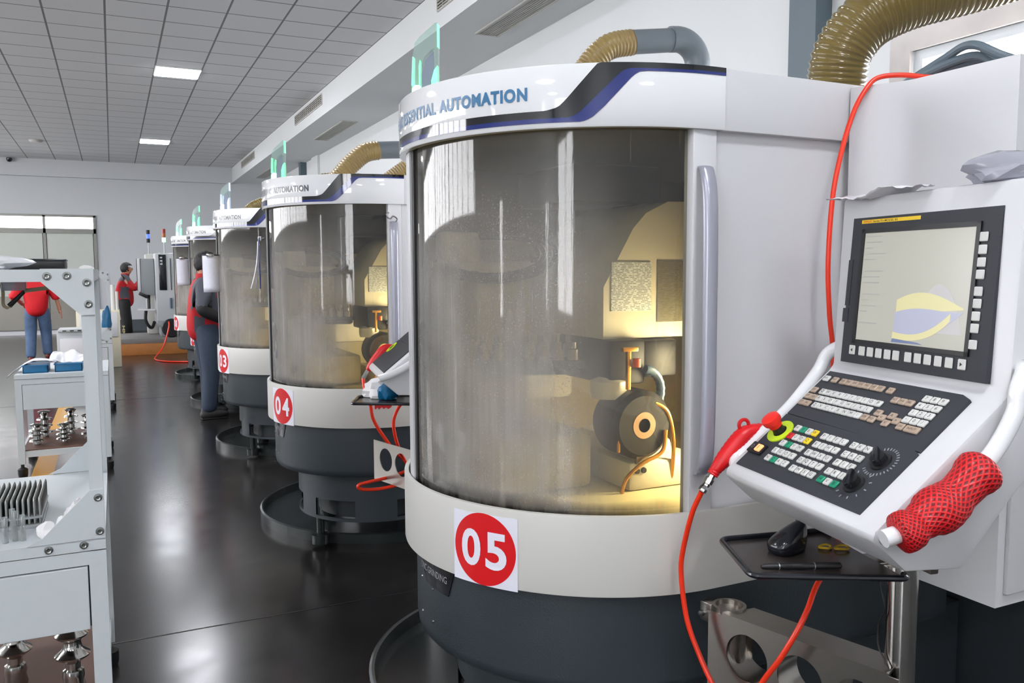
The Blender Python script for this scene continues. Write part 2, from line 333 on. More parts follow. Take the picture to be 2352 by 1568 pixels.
# ------------------------------------------------------------------ mesh helpers
def wm(o):
    return (wm(o.parent) @ o.matrix_parent_inverse @ o.matrix_basis) if o.parent else o.matrix_basis.copy()
class MB:
    def __init__(s): s.v = []; s.f = []; s.mi = []; s.uv = None
    def add(s, vs, fs, mi=0):
        o = len(s.v); s.v += [tuple(p) for p in vs]
        for f in fs: s.f.append(tuple(i + o for i in f)); s.mi.append(mi)
        return s
    def bm(s, bm, mi=0):
        bm.verts.index_update(); s.add([v.co.copy() for v in bm.verts], [[v.index for v in f.verts] for f in bm.faces], mi); bm.free(); return s
    def box(s, c, size, bev=0, mtx=None, mi=0, seg=2):
        bm = bmesh.new(); bmesh.ops.create_cube(bm, size=1)
        for v in bm.verts: v.co = Vector((v.co.x * size[0], v.co.y * size[1], v.co.z * size[2]))
        if bev: bmesh.ops.bevel(bm, geom=list(bm.edges), offset=min(bev, min(size) * .45), segments=seg, profile=.5, affect='EDGES')
        for v in bm.verts:
            if mtx is not None: v.co = mtx @ v.co
            v.co += Vector(c)
        return s.bm(bm, mi)
    def boxx(s, x0, x1, y0, y1, z0, z1, bev=0, mi=0):
        return s.box(((x0 + x1) / 2, (y0 + y1) / 2, (z0 + z1) / 2), (abs(x1 - x0), abs(y1 - y0), abs(z1 - z0)), bev, None, mi)
    def tube(s, pts, r, n=12, caps=True, mi=0, closed=False):
        pts = [Vector(p) for p in pts]; m = len(pts); rs = r if isinstance(r, (list, tuple)) else [r] * m
        vs, fs = [], []
        t = (pts[1] - pts[0]).normalized(); a = Vector((0, 0, 1)) if abs(t.z) < .9 else Vector((1, 0, 0))
        nn = t.cross(a).normalized()
        for i, p in enumerate(pts):
            if closed: t2 = (pts[(i + 1) % m] - pts[i - 1]).normalized()
            else: t2 = (pts[min(i + 1, m - 1)] - pts[max(i - 1, 0)]).normalized()
            ax = t.cross(t2)
            if ax.length > 1e-7: nn = Matrix.Rotation(t.angle(t2), 3, ax.normalized()) @ nn
            t = t2; bb = t.cross(nn).normalized()
            for k in range(n):
                q = 2 * PI * k / n; vs.append(p + (nn * math.cos(q) + bb * math.sin(q)) * rs[i])
        for i in range(m if closed else m - 1):
            j = (i + 1) % m
            for k in range(n):
                k2 = (k + 1) % n; fs.append((i * n + k, i * n + k2, j * n + k2, j * n + k))
        if caps and not closed: fs.append(tuple(range(n - 1, -1, -1))); fs.append(tuple((m - 1) * n + k for k in range(n)))
        return s.add(vs, fs, mi)
    def lathe(s, prof, c=(0, 0, 0), n=32, mtx=None, mi=0, a0=0, a1=2 * PI):
        full = abs(a1 - a0 - 2 * PI) < 1e-6; vs, fs = [], []; m = len(prof); cols = n if full else n + 1
        for k in range(cols):
            q = a0 + (a1 - a0) * k / n
            for (r, z) in prof:
                p = Vector((r * math.cos(q), r * math.sin(q), z))
                if mtx is not None: p = mtx @ p
                vs.append(p + Vector(c))
        for k in range(n):
            k2 = (k + 1) % cols
            for i in range(m - 1): fs.append((k * m + i, k2 * m + i, k2 * m + i + 1, k * m + i + 1))
        return s.add(vs, fs, mi)
    def prism(s, poly, fn, a, b, mi=0):
        # closed polygon swept between two levels: fn(p, level) -> 3D
        n = len(poly); vs = [fn(p, a) for p in poly] + [fn(p, b) for p in poly]
        fs = [tuple(range(n - 1, -1, -1)), tuple(range(n, 2 * n))] + [(i, (i + 1) % n, n + (i + 1) % n, n + i) for i in range(n)]
        return s.add(vs, fs, mi)
    def build(s, name, mats, parent=None, smooth=True, ang=35, w=False, origin=None):
        me = bpy.data.meshes.new(name); me.from_pydata([tuple(v) for v in s.v], [], s.f)
        for m_ in (mats if isinstance(mats, (list, tuple)) else [mats]): me.materials.append(M[m_] if isinstance(m_, str) else m_)
        for p, i in zip(me.polygons, s.mi): p.material_index = i
        bm = bmesh.new(); bm.from_mesh(me); bmesh.ops.recalc_face_normals(bm, faces=list(bm.faces)); bm.to_mesh(me); bm.free()
        if smooth: me.shade_smooth(); me.set_sharp_from_angle(angle=math.radians(ang))
        o = bpy.data.objects.new(name, me); COL.objects.link(o)
        if origin is not None:
            me.transform(Matrix.Translation(-Vector(origin))); o.location = origin
        if parent is not None:
            o.parent = parent
            if w: o.matrix_parent_inverse = wm(parent).inverted()
        return o
def tag(o, label=None, cat=None, group=None, kind=None):
    if label: o['label'] = label
    if cat: o['category'] = cat
    if group: o['group'] = group
    if kind: o['kind'] = kind
    return o
def empty(name, loc=(0, 0, 0), label=None, cat=None, group=None, rz=0):
    o = bpy.data.objects.new(name, None); COL.objects.link(o); o.location = loc; o.rotation_euler = (0, 0, rz); o.empty_display_size = .1
    return tag(o, label, cat, group)
KIDS = {}
def kids(o): return [c for c in bpy.data.objects if c.parent == o]
def copy_tree(o, parent=None, skip=()):
    c = o.copy(); COL.objects.link(c)
    if parent is not None: c.parent = parent
    for ch in kids_cache(o):
        if ch.name.split('.')[0] in skip: continue
        copy_tree(ch, c, skip)
    return c
def kids_cache(o):
    return list(o.children)
def struct(o, name=None): return tag(o, kind='structure')
def spline(pts, n=10, closed=False):
    P = [Vector(p) for p in pts]; out = []; m = len(P)
    for i in range(m if closed else m - 1):
        a = P[i - 1] if (i > 0 or closed) else P[0]; b = P[i]; c = P[(i + 1) % m]; d = P[(i + 2) % m] if (closed or i + 2 < m) else P[-1]
        for k in range(n):
            t = k / n; out.append(.5 * ((2 * b) + (c - a) * t + (2 * a - 5 * b + 4 * c - d) * t * t + (3 * b - a - 3 * c + d) * t ** 3))
    if not closed: out.append(P[-1])
    return out
def resample(pts, step):
    out = [pts[0]]; acc = 0
    for a, b in zip(pts, pts[1:]):
        L = (b - a).length; d = step - acc
        while d <= L and L > 0: out.append(a + (b - a) * (d / L)); d += step
        acc = (acc + L) % step
    out.append(pts[-1]); return out
def ribbed(pts, R, pitch, amp, mb=None, n=20):
    mb = mb or MB(); P = resample(spline(pts, 30), pitch / 6)
    rs = [R * (1 + amp * max(-.4, math.cos(2 * PI * i / 6))) for i in range(len(P))]
    return mb.tube(P, rs, n=n)
_txt = {}; _asp = {}
def text2d(body, bold=0.0):
    k = (body, bold)
    if k not in _txt:
        cu = bpy.data.curves.new('t', 'FONT'); cu.body = body; cu.offset = bold; cu.resolution_u = 5; cu.size = 1; cu.space_character = 1.14 if .02 < bold and len(body) > 4 else 1
        o = bpy.data.objects.new('t', cu); COL.objects.link(o)
        dg = bpy.context.evaluated_depsgraph_get(); dg.update(); me = o.evaluated_get(dg).to_mesh()
        bm = bmesh.new(); bm.from_mesh(me); bmesh.ops.triangulate(bm, faces=list(bm.faces))
        bm.verts.index_update()
        vs = [(v.co.x, v.co.y) for v in bm.verts]; fs = [[v.index for v in f.verts] for f in bm.faces]; bm.free()
        o.evaluated_get(dg).to_mesh_clear(); bpy.data.objects.remove(o); bpy.data.curves.remove(cu)
        x0 = min(p[0] for p in vs); x1 = max(p[0] for p in vs); y0 = min(p[1] for p in vs); y1 = max(p[1] for p in vs)
        _txt[k] = ([((x - x0) / (x1 - x0), (y - y0) / (y1 - y0)) for x, y in vs], fs); _asp[k] = ((x1 - x0) / .72, (y1 - y0) / .72)
    return _txt[k]
def put_text(mb, body, fn, u0, u1, v0, v1, bold=0., mi=0):
    vs, fs = text2d(body, bold)
    return mb.add([fn(u0 + (u1 - u0) * x, v0 + (v1 - v0) * y) for x, y in vs], fs, mi)
def Rz(a): return Matrix.Rotation(a, 3, 'Z')
def Rx(a): return Matrix.Rotation(a, 3, 'X')
def Ry(a): return Matrix.Rotation(a, 3, 'Y')

# ------------------------------------------------------------------ room shell
struct(MB().boxx(XL, XR, YB, YE, -.1, 0).build('floor', 'floor', smooth=False))
struct(MB().boxx(XL, XR, YB, YE, ZC, ZC + .1).build('ceiling', 'ceiling', smooth=False))
def wall_with_holes(name, axis, pos, thick, a0, a1, z1, holes, m):
    # wall slab split around rectangular openings (a0,a1,z0,z1)
    mb = MB(); cuts = sorted({a0, a1} | {h[0] for h in holes} | {h[1] for h in holes})
    for p, q in zip(cuts, cuts[1:]):
        segs = [(0, z1)]
        for h in holes:
            if h[0] <= p and q <= h[1]:
                segs = [(0, h[2]), (h[3], z1)]
        for zz0, zz1 in segs:
            if zz1 - zz0 > 1e-4:
                if axis == 'x': mb.boxx(pos, pos + thick, p, q, zz0, zz1)
                else: mb.boxx(p, q, pos, pos + thick, zz0, zz1)
    return struct(mb.build(name, m, smooth=False))
LW = [(-4.0, -3.7, .9, 2.6), (1.2, 1.5, .9, 2.5), (4.4, 8.6, 2.3, 4.0), (8.7, 12.9, 2.3, 4.0), (13.0, 17.2, 2.3, 4.0), (17.3, 21.5, 2.3, 4.0)]
wall_with_holes('wall_left', 'x', XL - .2, .2, YB, YE, ZC, LW, 'wall')
RW = [(1.0, 3.27, 1.0, 2.73)]
wall_with_holes('wall_right', 'x', XR, .2, YB, YE, ZC, RW, 'wall')
DO = [(-5.1, -.36, 2.63, 2.95)]
wall_with_holes('wall_end', 'y', YE, .2, XL, XR, ZC, DO, 'endwall')
BW = [(-7.7, -5.3, .9, 3.5)]  # unseen window, added to light faces turned toward the camera
wall_with_holes('wall_back', 'y', YB - .2, .2, XL, XR, ZC, BW, 'wall')
struct(MB().boxx(3.04, XR, YB, YE, 3.95, ZC).build('trim_1', 'wall', smooth=False))          # soffit along the right wall
struct(MB().boxx(XL, 3.04, YE - .12, YE, 3.92, ZC).build('trim_2', 'endwall', smooth=False))  # beam over the end wall
struct(MB().boxx(-.3, XR, YE - .015, YE, 0, .3).build('baseboard_end', 'skirt', smooth=False))
for k, yy in enumerate((4.0 - .07, 11.5, 19.0)):
    mb = MB().boxx(XR - .13, XR, yy - .08, yy + .14, 0, 3.95)
    struct(mb.build('trim_%d' % (3 + k), 'column', smooth=False))
struct(MB().boxx(XR - .05, XR, 17.6, 18.2, 0, 3.95).build('trim_6', 'wall', smooth=False))
# left windows: frames and panes
for k, (a, b, z0, z1) in enumerate(LW):
    mb = MB(); x = XL - .12
    for yy in [a + (b - a) * i / (5 if b - a > 2 else 1) for i in range(6 if b - a > 2 else 2)]: mb.boxx(x - .03, x + .03, max(a, yy - .03), min(b, yy + .03), z0, z1)
    for zz in (z0, z1): mb.boxx(x - .03, x + .03, a, b, max(z0, zz - .03), min(z1, zz + .03))
    o = struct(mb.build('window_%d' % (k + 2), 'winframe', smooth=False))
    MB().boxx(x - .004, x + .004, a, b, z0, z1).build('pane', 'pane', o, smooth=False)
for k, (a, b, z0, z1) in enumerate(BW):
    mb = MB(); y = YB - .1
    for xx in (a, (a + b) / 2, b): mb.boxx(max(a, xx - .03), min(b, xx + .03), y - .03, y + .03, z0, z1)
    for zz in (z0, z1): mb.boxx(a, b, y - .03, y + .03, max(z0, zz - .03), min(z1, zz + .03))
    o = struct(mb.build('window_%d' % (k + 10), 'winframe', smooth=False))
    MB().boxx(a, b, y - .004, y + .004, z0, z1).build('pane', 'pane', o, smooth=False)
# right window with marble surround
y0, y1, z0, z1 = RW[0]; mb = MB()
x = XR + .05
for (a, b, c, d) in ((y0, y0 + .05, z0 + .05, z1 - .05), (y1 - .05, y1, z0 + .05, z1 - .05), (y0, y1, z0, z0 + .05), (y0, y1, z1 - .05, z1), (2.0, 2.05, z0 + .05, z1 - .05)):
    mb.boxx(x - .03, x + .03, a, b, c, d)
wo = struct(mb.build('window_1', 'winframe', smooth=False))
MB().boxx(x - .004, x + .004, y0, y1, z0, z1).build('pane', 'pane', wo, smooth=False)
mb = MB()
for (a, b, c, d) in ((y0 - .13, y0, z0 - .1, z1 + .12), (y1, y1 + .13, z0 - .1, z1 + .12), (y0, y1, z1, z1 + .12), (y0, y1, z0 - .1, z0)): mb.boxx(XR - .02, XR + .01, a, b, c, d)
mb.build('surround', 'marble', wo, smooth=False)
# glazed entrance in the end wall
mb = MB(); yy = YE + .06
for xx in (-5.1, -3.5, -2.52, -1.49, -.36): mb.boxx(xx - .03, xx + .03, YE - .05, yy, 2.63 if abs(xx + 2.52) < .1 else 0, 2.97)
for zz, h in ((2.96, .03), (2.58, .06)): mb.boxx(-5.13, -.33, YE - .05, yy, zz - h, zz + h)
d1 = struct(mb.build('door_1', 'doorframe', smooth=False))
for a, b in ((-3.5, -1.49), (-1.49, -.36), (-5.1, -3.5)):
    MB().boxx(a + .03, b - .03, YE + .0, YE + .01, 2.63, 2.95).build('transom_pane', 'pane', d1, smooth=False)
    MB().boxx(a + .05, b - .05, YE - .03, YE - .005, .95, 2.52).build('frosted_pane', 'frost', d1, smooth=False)
    MB().boxx(a + .05, b - .05, YE - .03, YE - .005, .1, .95).build('kick_panel', 'lowpanel', d1, smooth=False)
struct(MB().boxx(-5.1, -.6, YE - .35, YE - .3, 0, .09).build('trim_7', 'white', smooth=False))
# floor joints and the yellow aisle line are inlaid strips
for k, yy in enumerate((3.76, 11.1)):
    struct(MB().boxx(-3, XR, yy - .004, yy + .004, -.002, .0012).build('trim_%d' % (8 + k), 'ink', smooth=False))
struct(MB().boxx(-.62, -.47, 6.5, 14, -.002, .0012).build('trim_10', mat('worn_yellow_line', (204, 150, 44), .3, var=.08), smooth=False))
# daylight enters through the openings: sky portals
def portal(loc, rot, sx, sy):
    l = bpy.data.lights.new('sky_portal', 'AREA'); l.shape = 'RECTANGLE'; l.size = sx; l.size_y = sy; l.cycles.is_portal = True
    o = bpy.data.objects.new('sky_portal', l); COL.objects.link(o); o.location = loc; o.rotation_euler = rot
for (a, b, z0, z1) in LW: portal((XL - .19, (a + b) / 2, (z0 + z1) / 2), (PI / 2, 0, -PI / 2), b - a, z1 - z0)
for (a, b, z0, z1) in BW: portal(((a + b) / 2, YB - .19, (z0 + z1) / 2), (PI / 2, 0, 0), b - a, z1 - z0)
portal((XR + .19, 2.13, 1.87), (PI / 2, 0, PI / 2), 2.27, 1.73)
portal((-2.73, YE + .19, 2.79), (-PI / 2, 0, 0), 4.7, .32)

# ------------------------------------------------------------------ ceiling fittings
def ceiling_light(x, y, label, grp='square panel lights in the ceiling'):
    t = empty('ceiling_light', (x, y, ZC), label, 'ceiling light', grp)
    mb = MB().box((0, 0, -.004), (.6, .6, .02), .004); mb.build('frame', 'frameled', t)
    MB().box((0, 0, -.014), (.57, .57, .008), .003).build('diffuser', 'panel_led', t)
for x in (.94, -2.66, -6.26):
    for y in (-3.6, -.35, 6.25, 12.85, 19.75):  # rearmost row is added behind the camera to brighten the machine fronts
        lab = 'square white ceiling panel light in the tile row over the aisle'
        if x == .94 and y == 12.85: lab = 'larger looking nearer lit panel light in the grey tile ceiling'
        elif x == .94 and y == 19.75: lab = 'smaller looking farther lit panel light in the ceiling near the end wall'
        else: lab = 'lit square panel light overhead outside the photographed view'
        ceiling_light(x, y, lab)
def grille(name, label, c, du, dv, nrm, nsl, dark):
    # slatted grille: du along y, dv the other way
    t = empty(name, c, label, 'vent', 'air vents of the soffit')
    if nrm == 'x':
        MB().boxx(-.004, .0, -du / 2, du / 2, -dv / 2, dv / 2).build('backing', 'grilledark' if dark else 'grille', t, smooth=False)
        fr = MB(); sl = MB()
        for a in (-1, 1): fr.boxx(-.014, 0, -du / 2, du / 2, a * dv / 2 - .01, a * dv / 2 + .01); fr.boxx(-.014, 0, a * du / 2 - .01, a * du / 2 + .01, -dv / 2, dv / 2)
        for i in range(1, nsl): sl.boxx(-.012, -.004, -du / 2, du / 2, -dv / 2 + dv * i / nsl - .005, -dv / 2 + dv * i / nsl + .005)
        for i in range(1, 14): sl.boxx(-.012, -.004, -du / 2 + du * i / 14 - .006, -du / 2 + du * i / 14 + .006, -dv / 2, dv / 2)
    else:
        MB().boxx(-dv / 2, dv / 2, -du / 2, du / 2, -.004, 0).build('backing', 'grilledark' if dark else 'grille', t, smooth=False)
        fr = MB(); sl = MB()
        for a in (-1, 1): fr.boxx(a * dv / 2 - .012, a * dv / 2 + .012, -du / 2, du / 2, -.014, 0); fr.boxx(-dv / 2, dv / 2, a * du / 2 - .012, a * du / 2 + .012, -.014, 0)
        for i in range(1, nsl): sl.boxx(-dv / 2 + dv * i / nsl - .004, -dv / 2 + dv * i / nsl + .004, -du / 2, du / 2, -.01, -.004)
    fr.build('frame', 'grille', t, smooth=False); sl.build('slat_panel', 'grille', t, smooth=False)
for y, where in ((7.0, 'at the top edge of the photo, above the nearest machine'), (14.2, 'midway along the white soffit face'), (21.0, 'farthest along the white soffit face, by the end wall')):
    grille('air_outlet', 'long slatted air outlet ' + where, (3.04, y, 4.2), 2.1, .15, 'x', 5, True)
for y, where in ((6.95, 'nearest, above the foreground machine'), (14.5, 'second, above machine 04'), (21.4, 'farthest, small near the end wall')):
    grille('return_grille', 'cream slatted return grille under the soffit, ' + where, (3.55, y, 3.95), 2.1, .24, 'z', 9, False)
t = empty('security_camera', (-2.15, YE - .12, 4.30), 'small black dome camera on the wall top at far left', 'camera')
bm_ = MB().box((0, -.03, 0), (.1, .06, .05), .01); bm_.build('bracket', 'black', t)
MB().lathe([(0, -.1), (.04, -.09), (.06, -.05), (.06, 0), (0, 0)], (0, -.09, .02), 16).build('dome', 'blackg', t)
t = empty('smoke_detector', (-1.35, 20.6, ZC), 'thin round smoke detector on the ceiling at left', 'smoke detector')
MB().lathe([(0, -.05), (.1, -.045), (.13, -.02), (.14, 0)], (0, 0, 0), 20).build('housing', 'grille', t)

# ------------------------------------------------------------------ tool grinding machines
MOFF = {'05': 0, '04': 2.52, '03': 5.04, '02': 7.78, '01': 10.52}; CX0, CY0 = 1.37, 2.27; RN = .60
def nose(s, z, off=0.):
    r = RN + off
    if s >= 0: return Vector((s, -r, z))
    p = -s / RN; return Vector((-r * math.sin(p), -r * math.cos(p), z))
def stadium(r, xb, n=40, yb=None):
    yb = r if yb is None else yb
    return [(xb, -r)] + [(-r * math.sin(PI * k / n), -r * math.cos(PI * k / n)) for k in range(n + 1)] + [(xb, yb)]
def interp(tab, x):
    for (a, p), (b, q) in zip(tab, tab[1:]):
        if x <= b: return p if x <= a else p + (q - p) * (x - a) / (b - a)
    return tab[-1][1]
def strip(lo, hi, s0, s1, off, n=80, thick=.0008):
    # decal band on the curved skin between two height tables, given real thickness
    mb = MB(); vs = []; fs = []
    for i in range(n + 1):
        s = s0 + (s1 - s0) * i / n; a, b = interp(lo, s), interp(hi, s); b = max(b, a + 1e-5)
        vs += [nose(s, a, off), nose(s, b, off), nose(s, a, off + thick), nose(s, b, off + thick)]
    for i in range(n):
        k = 4 * i; j = k + 4
        fs += [(k + 2, j + 2, j + 3, k + 3), (k, k + 1, j + 1, j), (k, j, j + 2, k + 2), (k + 1, k + 3, j + 3, j + 1)]
    return mb.add(vs, fs)
def shell(prof, s0, s1, n=60):
    # profile [(off,z)] closed, swept along the nose path
    mb = MB(); m = len(prof); vs = []; fs = []
    cut = [s0 + (s1 - s0) * i / n for i in range(n + 1)]
    if s0 < 0 < s1: cut = sorted(set([c for c in cut if c < -1e-6] + [0.] + [s1]))
    for s in cut: vs += [nose(s, z, o) for o, z in prof]
    for i in range(len(cut) - 1):
        for k in range(m): fs.append((i * m + k, i * m + (k + 1) % m, (i + 1) * m + (k + 1) % m, (i + 1) * m + k))
    fs.append(tuple(range(m))); fs.append(tuple(len(vs) - m + k for k in range(m))[::-1])
    return mb.add(vs, fs)
def make_machine(num, txtmat, led):
    t = empty('grinding_machine', (CX0, CY0, 0))
    def B(mb, name, m, parent=t, **k): return mb.build(name, m, parent, **k)
    # base: pedestal with real slot openings, drum above it
    mb = MB(); R = .44; cols = 96; z0, z1 = .175, .46; rows = [z0, .192, .291, z1]
    slots = [(.513 + k * .9, 1.145 + k * .9) for k in range(7)]
    def inslot(a): return any(p <= a <= q for p, q in slots)
    vs = []; fs = []
    for ri, rr in enumerate((R, R - .012)):
        for k in range(cols):
            a = 2 * PI * k / cols
            for z in rows: vs.append((-rr * math.sin(a), -rr * math.cos(a), z))
    for k in range(cols):
        k2 = (k + 1) % cols; am = 2 * PI * (k + .5) / cols
        for j in range(3):
            if j == 1 and inslot(am): continue
            for o in (0, cols * 4): fs.append((o + k * 4 + j, o + k2 * 4 + j, o + k2 * 4 + j + 1, o + k * 4 + j + 1))
        o = cols * 4
        fs.append((k * 4, k2 * 4, o + k2 * 4, o + k * 4))
        if inslot(am):
            for j in (1, 2): fs.append((k * 4 + j, k2 * 4 + j, o + k2 * 4 + j, o + k * 4 + j))
    mb.add(vs, fs)
    B(mb, 'pedestal', 'drum', ang=50)
    B(MB().lathe([(0, .17), (.33, .17), (.33, .45), (0, .45)], n=40), 'pedestal_core', 'drumdark')
    for a in (1.15, 2.6, 4.1, 5.3):
        f = MB().lathe([(0, .02), (.05, .02), (.05, .07), (.022, .075), (.022, .18), (0, .18)], (-.40 * math.sin(a), -.40 * math.cos(a), 0), 18); B(f, 'levelling_foot', 'tray')
    rd = .565; poly = stadium(rd, .95)
    mb = MB(); lv = [(.455, -.035), (.448, -.012), (.458, 0), (.73, 0)]
    P = []
    for z, d in [(.452, -.03), (.456, -.012), (.468, -.003), (.49, 0), (.74, 0)]:
        P.append([(x if x > .9 else x * (rd + d) / rd, y * (rd + d) / rd, z) for x, y in poly])
    n = len(poly); vs = [p for r_ in P for p in r_]; fs = []
    for j in range(len(P) - 1):
        for k in range(n): fs.append((j * n + k, j * n + (k + 1) % n, (j + 1) * n + (k + 1) % n, (j + 1) * n + k))
    fs.append(tuple(range(n))[::-1]); fs.append(tuple((len(P) - 1) * n + k for k in range(n)))
    B(mb.add(vs, fs), 'base_drum', 'drum')
    B(MB().boxx(.30, 1.1, -.50, .5, .1, .46), 'rear_base', 'drumdark')
    # name plate and screws on the drum
    def dr(u, z, off=.0): p = -u; a = u; return Vector((-(rd + off) * math.sin(a), -(rd + off) * math.cos(a), z))
    mb = MB(); vs = []; fs = []; nn = 14
    for i in range(nn + 1):
        a = 1.30 + (1.66 - 1.30) * i / nn; f = i / nn
        lo = .640 + .006 * math.cos(f * PI); ins = .045
        for o in (0, .003): vs += [dr(1.335 + (1.585 - 1.335) * f, .634, o), dr(1.275 + (1.69 - 1.275) * f, .722, o)]
    for i in range(nn):
        k = 4 * i; j = k + 4
        fs += [(k, k + 1, j + 1, j), (k + 2, j + 2, j + 3, k + 3), (k, j, j + 2, k + 2), (k + 1, k + 3, j + 3, j + 1)]
    pl = B(mb.add(vs, fs), 'name_plate', 'blackg')
    B(put_text(MB(), 'CNC GRINDING', lambda u, v: dr(u, v, .0036), 1.66, 1.345, .668, .688), 'plate_lettering', 'greyink', pl, smooth=False)
    for a, z in ((1.66, .636), (1.497, .627), (1.66, .528), (1.50, .529)):
        p = dr(a, z); mb = MB().lathe([(0, .004), (.003, .0035), (.0045, .001), (.0045, -.002)], (0, 0, 0), 10)
        mb.v = [tuple(Rz(-a) @ (Rx(PI / 2) @ Vector(v)) + p) for v in mb.v]; B(mb, 'screw', 'zinc')
    # white belt around the lower edge of the door
    B(shell([(-.05, .727), (0, .727), (.001, .731), (.001, .931), (0, .935), (-.012, .935), (-.012, .90), (-.05, .90)], -2.1, .50, 90), 'lower_belt', 'ivory')
    # closed sides, rear and front fixed panel
    def side(r, sgn):
        pts = [(-r * math.sin(a), -r * math.cos(a)) for a in [1.80 + (PI - 1.80) * k / 24 for k in range(25)]] + [(1.15, r), (1.15, -.575), (.005, -.575)]
        return pts
    def wallstrip(pts, d, z0, z1):
        mb = MB(); vs = []; fs = []; n = len(pts)
        for i, (x, y) in enumerate(pts):
            a = Vector(pts[max(i - 1, 0)]); b = Vector(pts[min(i + 1, n - 1)]); tn = (b - a).normalized(); nn = Vector((tn.y, -tn.x))
            q = Vector((x, y)) - nn * d * (1.25 if 0 < i < n - 1 and i > 24 else 1)
            vs += [(x, y, z0), (x, y, z1), (q.x, q.y, z0), (q.x, q.y, z1)]
        for i in range(n - 1):
            k = 4 * i; j = k + 4; fs += [(k, j, j + 1, k + 1), (k + 2, k + 3, j + 3, j + 2), (k + 1, j + 1, j + 3, k + 3), (k, k + 2, j + 2, j)]
        fs += [(0, 1, 3, 2), (4 * n - 4, 4 * n - 2, 4 * n - 1, 4 * n - 3)]
        return mb.add(vs, fs)
    B(wallstrip(side(.582, 1), -.012, .90, 1.93), 'enclosure', 'white')
    B(wallstrip([(x * .965 if x < .9 else x - .03, y * .965) for x, y in side(.575, 1)], -.008, .90, 1.93), 'interior_lining', 'liner')
    B(MB().prism(stadium(.565, 1.13), lambda p, l: (p[0], p[1], l), .895, .915), 'interior_floor', 'liner')
    B(MB().prism(stadium(.57, 1.13), lambda p, l: (p[0], p[1], l), 1.905, 1.925), 'interior_ceiling', 'linershade')
    B(MB().prism(stadium(.592, 1.15), lambda p, l: (p[0], p[1], l), 2.0, 2.03), 'roof', 'white')
    B(MB().boxx(.05, 1.15, .60, 1.0, .12, 2.03, .01), 'rear_cabinet', 'white')
    # header band with swoosh
    B(shell([(-.02, 1.893), (.0, 1.893), (.002, 1.896), (.002, 2.040), (0, 2.043), (-.02, 2.043)], -2.3, .013, 100), 'header_band', 'bandwhite')
    B(MB().boxx(.0145, .62, -.598, -.55, 1.893, 2.043, .002), 'header_panel', 'white')
    wb = [(-2.3, 1.935), (-.445, 1.934), (-.414, 1.941), (-.395, 1.958), (-.317, 2.043), (.013, 2.043)]
    bb = [(-2.3, 1.918), (-.388, 1.916), (-.372, 1.921), (-.357, 1.931), (-.316, 1.97), (-.273, 2.011), (-.258, 2.024), (-.243, 2.029), (.013, 2.031)]
    bw = [(-2.3, 1.907), (-.357, 1.905), (-.345, 1.908), (-.331, 1.915), (-.302, 1.94), (-.269, 1.975), (-.235, 2.011), (-.22, 2.021), (-.2, 2.023), (.013, 2.024)]
    B(strip(bb, wb, -2.2, .0125, .0025, 220), 'black_swoosh', 'bandblack')
    B(strip(bw, bb, -2.2, .0125, .0025, 220), 'blue_swoosh', 'bandblue')
    mb = MB(); fn = lambda u, v: nose(u, v, .0035)
    put_text(mb, 'AUTOMATION', fn, -.768, -.490, 1.960, 1.993, .045)
    put_text(mb, 'ESSENTIAL', fn, -.995, -.785, 1.960, 1.993, .03)
    put_text(mb, 'HELITRONIC', fn, -1.25, -1.012, 1.960, 1.993, .03)
    B(mb, 'header_lettering', txtmat, smooth=False)
    # sliding door: posts, curved glazing, handle
    def arcpost(a0, a1, r0_, r1_, z0, z1, n=4):
        pts = [(-r1_ * math.sin(a0 + (a1 - a0) * k / n), -r1_ * math.cos(a0 + (a1 - a0) * k / n)) for k in range(n + 1)] + [(-r0_ * math.sin(a1 - (a1 - a0) * k / n), -r0_ * math.cos(a1 - (a1 - a0) * k / n)) for k in range(n + 1)]
        return MB().prism(pts, lambda p, l: (p[0], p[1], l), z0, z1)
    B(arcpost(1.695, 1.80, .54, .584, .90, 1.90), 'door_post', 'white')
    B(arcpost(1.655, 1.692, .55, .578, .90, 1.90), 'seal_strip', 'rubber')
    B(MB().boxx(-.072, .001, -.588, -.55, .905, 1.895, .004), 'door_stile', 'white')
    B(arcpost(.128, 1.655, .565, .571, .905, 1.895, 60), 'door_window', 'doorglass')
    pts = spline([(-.042, -.585, 1.805), (-.045, -.606, 1.79), (-.05, -.628, 1.70), (-.052, -.634, 1.42), (-.052, -.632, 1.12), (-.05, -.612, 1.045), (-.047, -.585, 1.03)], 10)
    mb = MB(); n = len(pts); vs = []; fs = []
    for i, p in enumerate(pts):
        wd = .019 * min(1, .55 + 4 * min(i, n - 1 - i) / n)
        for dx, dy in ((-wd, .004), (-wd, -.006), (-wd * .5, -.012), (wd * .5, -.012), (wd, -.006), (wd, .004)): vs.append((p.x + dx, p.y + dy, p.z))
    for i in range(n - 1):
        for k in range(6): fs.append((i * 6 + k, i * 6 + (k + 1) % 6, (i + 1) * 6 + (k + 1) % 6, (i + 1) * 6 + k))
    fs.append(tuple(range(6))); fs.append(tuple(n * 6 - 6 + k for k in range(6))[::-1])
    B(mb.add(vs, fs), 'door_handle', 'handle', ang=60)
    # ---- working area behind the glazing
    hd = MB(); prof = [(-.10, -.25), (-.10, -.10), (0, .07), (.045, .115), (.12, .15), (.30, .155), (.5, .155), (.5, -.25)]
    hd.prism([(x, z) for x, z in prof], lambda p, l: (p[0], l, p[1] + 1.60), -.22, .25)
    sh = B(hd, 'spindle_head', 'cream')
    o = B(MB().boxx(-.075, .062, -.2235, -.2205, 1.43, 1.572), 'notice_sheet', 'notice', sh, smooth=False)
    B(MB().boxx(.085, .26, -.2235, -.2205, 1.395, 1.575), 'instruction_plate', 'noticedark', sh, smooth=False)
